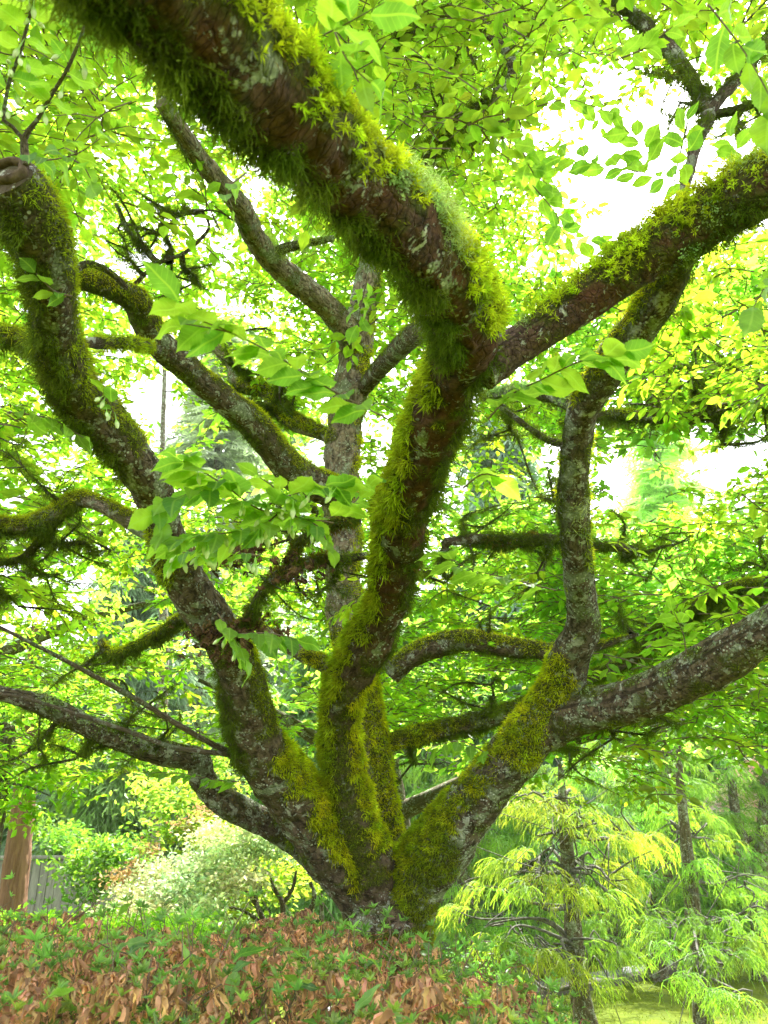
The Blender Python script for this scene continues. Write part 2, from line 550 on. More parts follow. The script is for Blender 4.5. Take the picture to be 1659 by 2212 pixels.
# ------------------------------------------------------------------ moss
def blades(g, O, D, L, W, C, rr, droop=0.0):
    """grass-like blades of two triangles each, bent downwards by droop"""
    n = len(O)
    D = nrm(D)
    s = nrm(np.cross(D, rr.normal(size=(n, 3))))
    mid = O + D * (L * 0.55)[:, None]
    tip = O + D * L[:, None] + np.array([0, 0, -1.0]) * (L * droop)[:, None] + rr.normal(size=(n, 3)) * (L * 0.12)[:, None]
    w = W[:, None]
    V = np.stack([O - s * w * 0.4, mid + s * w * 0.5, tip, mid - s * w * 0.5], 1).reshape(-1, 3)
    b = (np.arange(n) * 4)[:, None]
    F = np.concatenate([b + [0, 1, 3], b + [1, 2, 3]])
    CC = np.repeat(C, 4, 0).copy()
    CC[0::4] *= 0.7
    g.add(V, F, CC)


MOSS_TONE = dict(star=(2.1, 2.15, 1.3), short=(0.95, 1.0, 1.0), gold=(2.2, 1.95, 0.9), shag=(0.45, 0.53, 0.8), bright=(1.45, 1.45, 1.0),  # shag: shade of the undersides painted in as a darker tone
                 usnea=(2.2, 2.3, 14.0), lichen=(1.7, 1.9, 13.0), brown=(0.75, 0.45, 1.3))


def grow_moss(g, t, spec, rr, dens_scale=1.0):
    """t: tube dict; spec: list of (u0, u1, (ix, iy, iz), thr, density per m2, length m, style); returns moss film per vertex"""
    sides, n = t['sides'], t['n']
    Vr = t['V'].reshape(n, sides, 3)
    Dr = t['D'].reshape(n, sides, 3)
    film = np.zeros(len(t['V']))
    for (u0, u1, dv, thr, dens, ln, style) in spec:
        if style in ('shag', 'bright', 'gold', 'short'):
            ln, dens = ln * 0.62, dens * 1.5
            thr = thr + 0.14 if thr > -0.1 else thr
        dirw = dv[0] * RIGHT + dv[1] * UPV - dv[2] * FWD
        if np.linalg.norm(dirw) > 0:
            dirw = dirw / np.linalg.norm(dirw)
        Dn = t['D']
        ends = np.clip((t['idx'] - u0) / 0.5, 0, 1) * np.clip((u1 - t['idx']) / 0.5, 0, 1)
        sc = 16.0 if style != 'star' else 22.0
        acc = Dn @ dirw - thr + 0.75 * fbm(t['V'], sc, 5, 3) - (1 - ends) * 0.9
        if style not in ('usnea', 'lichen', 'brown'):
            film = np.maximum(film, np.clip(acc * 3 + 0.3, 0, 1) * (ends > 0))
        # quads as sample cells
        A = np.linalg.norm(np.cross(Vr[1:, :, :] - Vr[:-1, :, :], np.roll(Vr, -1, 1)[:-1] - Vr[:-1]), axis=-1).ravel()
        cell_acc = acc.reshape(n, sides)[:-1].ravel()
        lam = A * dens * dens_scale * np.clip(cell_acc * 3.0, 0, 1)
        cnt = rr.poisson(lam)
        ci = np.repeat(np.arange(len(cnt)), cnt)
        if len(ci) == 0:
            continue
        i, j = ci // sides, ci % sides
        a, b = rr.random(len(ci)), rr.random(len(ci))
        j2 = (j + 1) % sides
        O = (Vr[i, j] * ((1 - a) * (1 - b))[:, None] + Vr[i + 1, j] * (a * (1 - b))[:, None] + Vr[i, j2] * ((1 - a) * b)[:, None] + Vr[i + 1, j2] * (a * b)[:, None])
        Nn = nrm(Dr[i, j])
        m = len(O)
        tone = np.array(MOSS_TONE[style])
        cl = fbm(O, 40, 3, 2)
        col = tone[None] * (1 + 0.55 * cl)[:, None] * rr.uniform(0.7, 1.3, (m, 1)) * np.stack([1 + 0.25 * fbm(O, 25, 9, 2), np.ones(m), np.ones(m)], 1)
        col = np.clip(col, 0.05, 20)
        if style in ('star',):
            k = 10
            h = ln * rr.uniform(0.15, 0.9, m) * np.clip(1 + 1.0 * cl, 0.2, 2)
            O2 = O + Nn * h[:, None]
            O3 = np.repeat(O2, k, 0); N3 = np.repeat(Nn, k, 0)
            D3 = nrm(rr.normal(size=(m * k, 3))) + N3 * 0.55
            L3 = ln * 0.62 * rr.uniform(0.7, 1.3, m * k)
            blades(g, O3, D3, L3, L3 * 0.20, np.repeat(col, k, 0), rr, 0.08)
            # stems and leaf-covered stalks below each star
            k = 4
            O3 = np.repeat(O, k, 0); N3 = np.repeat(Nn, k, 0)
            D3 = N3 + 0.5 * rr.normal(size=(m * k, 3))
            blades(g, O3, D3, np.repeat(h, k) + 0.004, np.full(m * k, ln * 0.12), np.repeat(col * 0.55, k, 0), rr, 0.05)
        elif style in ('shag',):
            L = ln * rr.uniform(0.35, 1.25, m) * np.clip(1 + 2.4 * cl, 0.2, 2.6)
            D = Nn * 0.9 + 0.8 * rr.normal(size=(m, 3)) + np.array([0, 0, -0.3])
            blades(g, O, D, L, np.full(m, max(ln * 0.075, 0.0018)), col, rr, 0.3)
            k = 3   # side leaflets give the feathery look
            f = rr.uniform(0.3, 1.0, (m, k))
            O3 = (O[:, None] + nrm(D)[:, None] * (L[:, None] * f)[..., None]).reshape(-1, 3)
            D3 = np.repeat(nrm(D), k, 0) + 0.9 * rr.normal(size=(m * k, 3)) + np.array([0, 0, -0.3])
            L3 = np.repeat(L, k) * 0.3
            blades(g, O3, D3, L3, np.full(m * k, max(ln * 0.06, 0.0016)), np.repeat(col * 1.1, k, 0), rr, 0.2)
        elif style == 'usnea':
            k = 5
            O3 = np.repeat(O, k, 0) + rr.normal(size=(m * k, 3)) * ln * 0.35 + np.repeat(Nn, k, 0) * (rr.random(m * k) * ln)[:, None]
            D3 = rr.normal(size=(m * k, 3)) + np.repeat(Nn, k, 0) * 0.5
            L3 = ln * rr.uniform(0.4, 1.0, m * k)
            blades(g, O3, D3, L3, np.full(m * k, 0.0011), np.repeat(col, k, 0), rr, 0.15)
        elif style == 'lichen':
            k = 7
            O3 = np.repeat(O, k, 0) + rr.normal(size=(m * k, 3)) * ln * 0.5
            D3 = rr.normal(size=(m * k, 3)) + np.repeat(Nn, k, 0) * 0.7
            L3 = ln * rr.uniform(0.4, 1.0, m * k)
            blades(g, O3, D3, L3, L3 * 0.8, np.repeat(col, k, 0), rr, 0.0)
        else:
            L = ln * rr.uniform(0.5, 1.4, m) * np.clip(1 + 0.9 * cl, 0.3, 2)
            D = Nn + 0.9 * rr.normal(size=(m, 3)) + np.array([0, 0, -0.08])
            blades(g, O, D, L, np.full(m, max(ln * 0.16, 0.0018)), col, rr, 0.15)
    return film


# ------------------------------------------------------------------ ground, path, lawn
def ground_z(x, y):
    return 0.0 * x


lawn_m = noise_mat('mossy_lawn', (0.045, 0.070, 0.004), (0.115, 0.150, 0.006), 3.0, bump=0.02, detail=9)
gx, gy = np.meshgrid(np.linspace(-130, 130, 120), np.linspace(-60, 200, 120), indexing='ij')
gV = np.stack([gx.ravel(), gy.ravel(), np.zeros(gx.size)], 1)
gV[:, 2] = 0.04 * fbm(gV, 0.3, 2, 2) * np.clip(1 - np.abs(gV[:, 1] - 10) / 60, 0, 1)
i, j = np.meshgrid(np.arange(119), np.arange(119), indexing='ij')
gF = np.stack([i * 120 + j, (i + 1) * 120 + j, (i + 1) * 120 + j + 1, i * 120 + j + 1], -1).reshape(-1, 4)
g = Geo(); g.add(gV, gF)
link('ground', g.mesh('ground', lawn_m), kind='structure')

path_m = noise_mat('pale_path', (0.13, 0.128, 0.13), (0.22, 0.215, 0.22), 9, bump=0.004)
kerb_m = noise_mat('kerb_stone', (0.07, 0.06, 0.05), (0.16, 0.14, 0.12), 20, bump=0.004)


def ray_ground(x, y, z=0.0):
    v = FWD + (x - CX) / FOC * RIGHT - (y - CY) / FOC * UPV
    return CAM + v * ((z - CAM[2]) / v[2])


def strip(name, near, far, z0, z1, mat):
    g = Geo()
    n = len(near)
    V = np.array([[p[0], p[1], z1] for p in near] + [[p[0], p[1], z1] for p in far] + [[p[0], p[1], z0] for p in near] + [[p[0], p[1], z0] for p in far])
    F = []
    for k in range(n - 1):
        F += [[k, k + 1, n + k + 1, n + k], [2 * n + k, 2 * n + k + 1, k + 1, k], [n + k, n + k + 1, 3 * n + k + 1, 3 * n + k]]
    g.add(V, np.array(F))
    return g.mesh(name, mat)


pn = [ray_ground(x, y) for x, y in ((700, 2240), (900, 2195), (1120, 2157), (1300, 2128), (1480, 2092), (1580, 2062))]
pf = [ray_ground(x, y) for x, y in ((700, 2190), (900, 2165), (1120, 2140), (1300, 2108), (1480, 2078), (1580, 2052))]
link('path', strip('path', pn, pf, -0.05, 0.06, path_m), kind='structure')
pk = [p + np.array([0.02, -0.22, 0]) for p in pn]
link('kerb', strip('kerb', pk, [p + np.array([0, -0.004, 0]) for p in pn], -0.05, 0.075, kerb_m), kind='structure')

# ------------------------------------------------------------------ the moss-covered tree
trunk_base = PY(848, 2200, 3.35); trunk_base[2] = 0.0
tree = root('snowbell_tree', trunk_base, 'large multi-stemmed moss-covered tree with brown bark filling the middle, its branches spreading overhead', 'tree')
moss_r = np.random.default_rng(5)


LIMBS = []


def limb(name, pts, spec, mat='bark', sides=36, step=0.012, lump=0.16, groove=0.0, film0=0.0, label=None, parent=tree, extra=None, seed=None, dens=1.0, base=None, red0=0.0):
    W = np.array([P(p[0], p[1], p[3]) for p in pts])
    r = np.array([p[2] * p[3] / FOC / 2 for p in pts])
    if extra is not None:
        W = np.vstack([extra[0], W]); r = np.concatenate([extra[1], r])
    seed = len(bpy.data.objects) if seed is None else seed
    xe, ye = pts[-1][0], pts[-1][1]
    if xe < -30 or xe > 1690 or ye < -30:            # limbs that leave the picture go on and taper out
        v = W[-1] - W[-2]
        v = v / np.linalg.norm(v)
        rl = r[-1]
        ln = 10 * rl + 0.25
        sw = np.array([0.12, 0.1, 0.16]) * ln
        W = np.vstack([W, W[-1] + v * ln * 0.4 + sw * 0.2, W[-1] + v * ln * 0.8 + sw, W[-1] + v * ln * 1.3 + sw * 1.2])
        r = np.concatenate([r, [rl * 0.8, rl * 0.45, 0.003]])
    t = tube(W, r, step, sides, lump=lump, groove=groove, seed=seed)
    gm = Geo()
    if spec and pts[0][2] > 30:
        spec = spec + [(-1, 99, (0, 0, 0), -0.02, 16000, 0.013, 'short'), (-1, 99, (0.3, 0.3, 0.3), 0.62, 9000, 0.011, 'brown')]
    if spec:
        LIMBS.append(t)
    film = grow_moss(gm, t, spec, moss_r, dens) if spec else np.zeros(len(t['V']))
    film = np.maximum(film, film0)
    g = Geo()
    g.add(t['V'], t['F'], np.stack([film, np.clip((t['idx'] - red0) / 2.5, 0, 1), film], 1), t['U'])
    # rounded ends
    for e, ring in ((0, 0), (1, t['n'] - 1)):
        c = t['V'][ring * sides:(ring + 1) * sides].mean(0)
        rim = t['V'][ring * sides:(ring + 1) * sides]
        g.add(np.vstack([rim, c[None] + t['T'][ring] * t['r'][ring] * (0.3 if e else -0.3)]),
              np.array([[k, (k + 1) % sides, sides] if e else [(k + 1) % sides, k, sides] for k in range(sides)]),
              np.full((sides + 1, 3), 0.5 * float(film[ring * sides:(ring + 1) * sides].mean())))
    b = trunk_base if base is None else base
    o = link(name, g.mesh(name, M[mat], b, smooth=True), parent)
    if label:
        o['label'] = label
    if gm.n:
        link('moss', gm.mesh('moss', M['moss'], b), o, kind='stuff')
    return o, t


ALL = (0, 0, 0)
UPD, DN, LF, RT = (0, 1, 0.1), (0, -1, 0), (-1, 0.1, 0), (1, 0.1, 0)
trunk, _ = limb('trunk', [(858, 2210, 190, 3.4), (852, 2120, 150, 3.38), (842, 2060, 165, 3.36), (838, 2000, 195, 3.34), (840, 1940, 190, 3.32), (846, 1890, 150, 3.32)],
                [(0, 6, (0.7, 0.2, 0.3), -0.35, 36000, 0.022, 'short'), (0, 6, (-0.5, 0, 0.5), 0.25, 16000, 0.016, 'short')],
                sides=64, extra=([np.array([trunk_base[0], trunk_base[1] + 0.05, -0.05]), np.array([trunk_base[0], trunk_base[1] + 0.02, 0.5])], [0.34, 0.22]), lump=0.22)
# left limb, curving up to the sawn end at upper left
LP = [(815, 1975, 150, 3.32), (780, 1919, 135, 3.28), (705, 1819, 125, 3.18), (637, 1719, 130, 3.06), (562, 1619, 122, 2.93), (530, 1519, 104, 2.82), (515, 1443, 96, 2.74),
      (475, 1368, 92, 2.64), (422, 1293, 96, 2.55), (378, 1218, 92, 2.46), (356, 1143, 84, 2.37), (322, 1043, 102, 2.24), (248, 943, 108, 2.1), (165, 843, 122, 1.95),
      (128, 743, 112, 1.8), (112, 625, 112, 1.66), (98, 540, 135, 1.57), (62, 455, 145, 1.5), (18, 385, 135, 1.45)]
LP = [(a, b, c * (0.97 if k < 10 else 0.90), d) for k, (a, b, c, d) in enumerate(LP)]
left_limb, tL = limb('branch', LP, [
    (0.8, 4.4, (0.8, 0.6, 0.2), 0.1, 42000, 0.032, 'gold'), (0, 4.5, (0.8, 0.5, 0.1), 0.1, 28000, 0.02, 'bright'),
    (3.6, 6.5, (-1, 0, 0.2), 0.25, 26000, 0.028, 'shag'), (4, 6.6, (1, 0, 0.1), 0.35, 22000, 0.02, 'bright'),
    (8.4, 10.7, (-1, -0.2, 0.4), 0.15, 30000, 0.022, 'bright'), (10, 11, (0.3, 0, 1), 0.5, 14000, 0.014, 'short'),
    (11.2, 18, (-0.9, -0.3, 0.5), 0.05, 44000, 0.024, 'shag'), (11.6, 18, (1, 0.5, 0.3), 0.1, 44000, 0.02, 'bright'),
    (12, 17.6, (0, 0, 1), 0.25, 30000, 0.014, 'short'), (4, 13, (0, 0.3, 1), 0.8, 1600, 0.006, 'lichen')], sides=56)
# the sinuous middle limb that passes overhead
CP = [(812, 1930, 125, 3.26), (780, 1810, 104, 3.18), (750, 1700, 92, 3.1), (738, 1600, 86, 3.04), (742, 1500, 92, 2.95), (780, 1410, 102, 2.85), (833, 1310, 106, 2.7), (853, 1210, 112, 2.5),
      (872, 1110, 124, 2.3), (905, 1010, 128, 2.1), (942, 910, 140, 1.95), (982, 810, 146, 1.8), (1005, 720, 165, 1.65), (985, 640, 182, 1.5), (925, 560, 186, 1.38), (850, 470, 190, 1.26),
      (765, 380, 200, 1.16), (668, 285, 222, 1.05), (563, 190, 255, .96), (463, 90, 285, .88), (372, 0, 312, .82), (285, -85, 335, .77), (170, -190, 350, .72)]
CP = [(a, b, c * (0.98 if k < 6 else 0.87), d) for k, (a, b, c, d) in enumerate(CP)]
mid_limb, tC = limb('branch', CP, [
    (0.5, 4.8, (0.9, 0.2, 0.1), 0.1, 36000, 0.028, 'gold'), (1.5, 5.5, (-1, 0, 0.1), 0.2, 36000, 0.034, 'bright'), (0, 5, (0, 0, 1), 0.45, 24000, 0.014, 'short'),
    (3.8, 11.7, (-1, 0.2, 0.1), 0.38, 40000, 0.036, 'bright'), (7.8, 12, (1, -0.2, 0.0), 0.25, 26000, 0.04, 'shag'),
    (4.5, 8, (1, -0.1, 0), 0.35, 20000, 0.026, 'shag'),
    (11.4, 13, (-1, -0.5, 0.3), 0.2, 30000, 0.03, 'shag'),
    (12.5, 18.5, (-0.6, -0.9, 0.0), 0.5, 42000, 0.026, 'shag'), (17.8, 22.5, (-0.7, -0.6, 0.1), 0.2, 46000, 0.026, 'shag'),
    (11.8, 14.2, (1, 0.5, 0.4), 0.2, 6000, 0.022, 'star'), (13.6, 16.4, (0.7, 0.7, -0.2), 0.45, 6000, 0.019, 'star'),
    (15.5, 22, (0.7, 0.75, 0.2), 0.15, 5500, 0.019, 'star'), (16.8, 20, (0.6, 0.5, 0.7), 0.5, 4500, 0.0175, 'star'),
    (18, 22, (0.3, 0.3, 0.9), 0.55, 26000, 0.014, 'shag'), (13.4, 15.7, (0.8, 0.75, 0.0), 0.45, 30000, 0.02, 'usnea'), (14, 17, (0.5, 0.5, 0.8), 0.6, 16000, 0.008, 'lichen'),
    (12.8, 16.5, (0.6, 0.6, 0.6), 0.6, 9000, 0.007, 'lichen'), (11, 16.4, (0.4, 0.3, 0.9), 0.55, 16000, 0.012, 'short'),
    (6, 12, (0.2, 0, 1), 0.75, 2200, 0.006, 'lichen')], mat='bark_red', sides=72, step=0.009, dens=1.3, red0=4.5, lump=0.27)
# right limb and its two arms
right_limb, tR = limb('branch', [(868, 1985, 135, 3.3), (900, 1900, 128, 3.26), (968, 1810, 128, 3.2), (1038, 1715, 112, 3.12), (1108, 1632, 112, 3.05), (1165, 1565, 112, 3.0), (1205, 1500, 100, 2.96),
                                 (1228, 1430, 82, 2.9), (1256, 1360, 74, 2.82), (1256, 1300, 66, 2.74), (1248, 1225, 64, 2.64), (1242, 1143, 65, 2.54), (1240, 1043, 68, 2.42), (1248, 943, 66, 2.3), (1262, 880, 66, 2.22),
                                 (1298, 820, 72, 2.13), (1340, 755, 78, 2.04), (1392, 690, 82, 1.95), (1440, 610, 84, 1.86), (1465, 540, 80, 1.8)],
                      [(-1, 2.6, (-0.5, 0.8, 0.5), -0.25, 44000, 0.022, 'short'), (0, 3, (-0.8, 0.5, 0.2), 0.1, 30000, 0.028, 'bright'), (4, 7.3, (-0.8, 0.4, 0.5), -0.1, 46000, 0.024, 'gold'), (2.6, 3.6, (-0.6, 0.2, 0.7), 0.45, 24000, 0.014, 'short'),
                       (7.2, 9, (-0.5, 0.4, 0.4), 0.6, 16000, 0.014, 'short'), (9.5, 13.5, (1, 0, 0.2), 0.3, 22000, 0.02, 'bright'), (10, 14, (-1, 0, 0.1), 0.45, 20000, 0.02, 'shag'), (10.8, 12.2, (0.2, 0, 1), 0.4, 5000, 0.03, 'usnea'),
                       (14, 19, (-0.8, 0.4, 0.5), 0.25, 30000, 0.018, 'short'), (16.5, 19.5, (1, -0.5, 0.2), 0.4, 20000, 0.025, 'shag'), (1, 16, (0.3, 0, 1), 0.72, 2600, 0.006, 'lichen')], mat='bark_lichen', sides=48)
limb('branch', [(1165, 1590, 80, 2.98), (1215, 1548, 96, 2.94), (1275, 1532, 92, 2.88), (1350, 1518, 92, 2.8), (1450, 1482, 98, 2.68), (1540, 1432, 102, 2.58), (1640, 1370, 88, 2.46), (1740, 1305, 86, 2.36), (1850, 1230, 80, 2.25)],
     [(0, 3.6, (0, 0.9, 0.4), 0.45, 26000, 0.012, 'short'), (3, 6, (-0.2, 0.8, 0.6), 0.7, 16000, 0.01, 'short'), (1.5, 8, (0, 0.8, 0.7), 0.68, 6500, 0.008, 'lichen')], sides=44)
right_top, _ = limb('branch', [(1040, 800, 90, 1.76), (1110, 752, 82, 1.78), (1200, 690, 86, 1.78), (1280, 632, 94, 1.77), (1370, 568, 104, 1.75), (1460, 512, 118, 1.72), (1560, 455, 128, 1.68), (1660, 398, 128, 1.62), (1770, 340, 125, 1.56), (1900, 270, 120, 1.5)],
                    [(1.2, 9, (-0.4, 0.9, 0.3), 0.3, 5500, 0.02, 'star'), (2.8, 6.5, (-0.2, 0.7, 0.8), 0.45, 4500, 0.018, 'star'), (1, 9, (-0.4, 0.9, 0.2), 0.3, 22000, 0.014, 'gold'),
                     (4.5, 9, (0.2, -0.9, 0.3), 0.4, 24000, 0.03, 'shag'), (3, 9, (0.1, 0, 1), 0.55, 15000, 0.014, 'short'), (6, 9, (-0.4, 0.9, 0), 0.5, 9000, 0.022, 'usnea'), (0.8, 1.8, (0, 0.6, 0.8), 0.4, 12000, 0.016, 'usnea'),
                     (4.4, 6.4, (0.3, -0.4, 0.9), 0.55, 5000, 0.008, 'lichen')], mat='bark_red', sides=56, step=0.009, dens=1.2)
# back stem and the limbs it carries
back_stem, tB = limb('branch', [(855, 1940, 100, 3.42), (845, 1850, 76, 3.48), (828, 1750, 68, 3.52), (812, 1650, 66, 3.56), (800, 1560, 64, 3.6), (778, 1460, 70, 3.64), (750, 1370, 74, 3.68), (741, 1280, 78, 3.7), (740, 1190, 80, 3.72),
                                (736, 1090, 78, 3.74), (738, 1000, 76, 3.76), (746, 910, 76, 3.78), (758, 820, 74, 3.8), (772, 730, 70, 3.82), (788, 650, 60, 3.85), (800, 560, 52, 3.9), (805, 420, 46, 4.0), (792, 250, 38, 4.1), (770, 120, 34, 4.2), (735, 0, 30, 4.3), (700, -120, 24, 4.4)],
                     [(0.4, 5, (0.9, 0.3, 0.5), -0.1, 40000, 0.028, 'gold'), (0.4, 3.6, (-0.9, 0.3, 0.5), 0.4, 18000, 0.018, 'bright'), (5, 6.6, (-0.9, 0, 0.3), 0.3, 22000, 0.02, 'gold'), (10.4, 13, (0.9, 0, 0), 0.4, 18000, 0.016, 'short'), (10, 11.5, (-0.9, 0.5, 0), 0.35, 18000, 0.018, 'gold'),
                      (13, 20, (0.9, 0, 0.2), 0.3, 12000, 0.014, 'short')], mat='bark_grey', sides=36, step=0.016, groove=0.005)
mid_d = 0
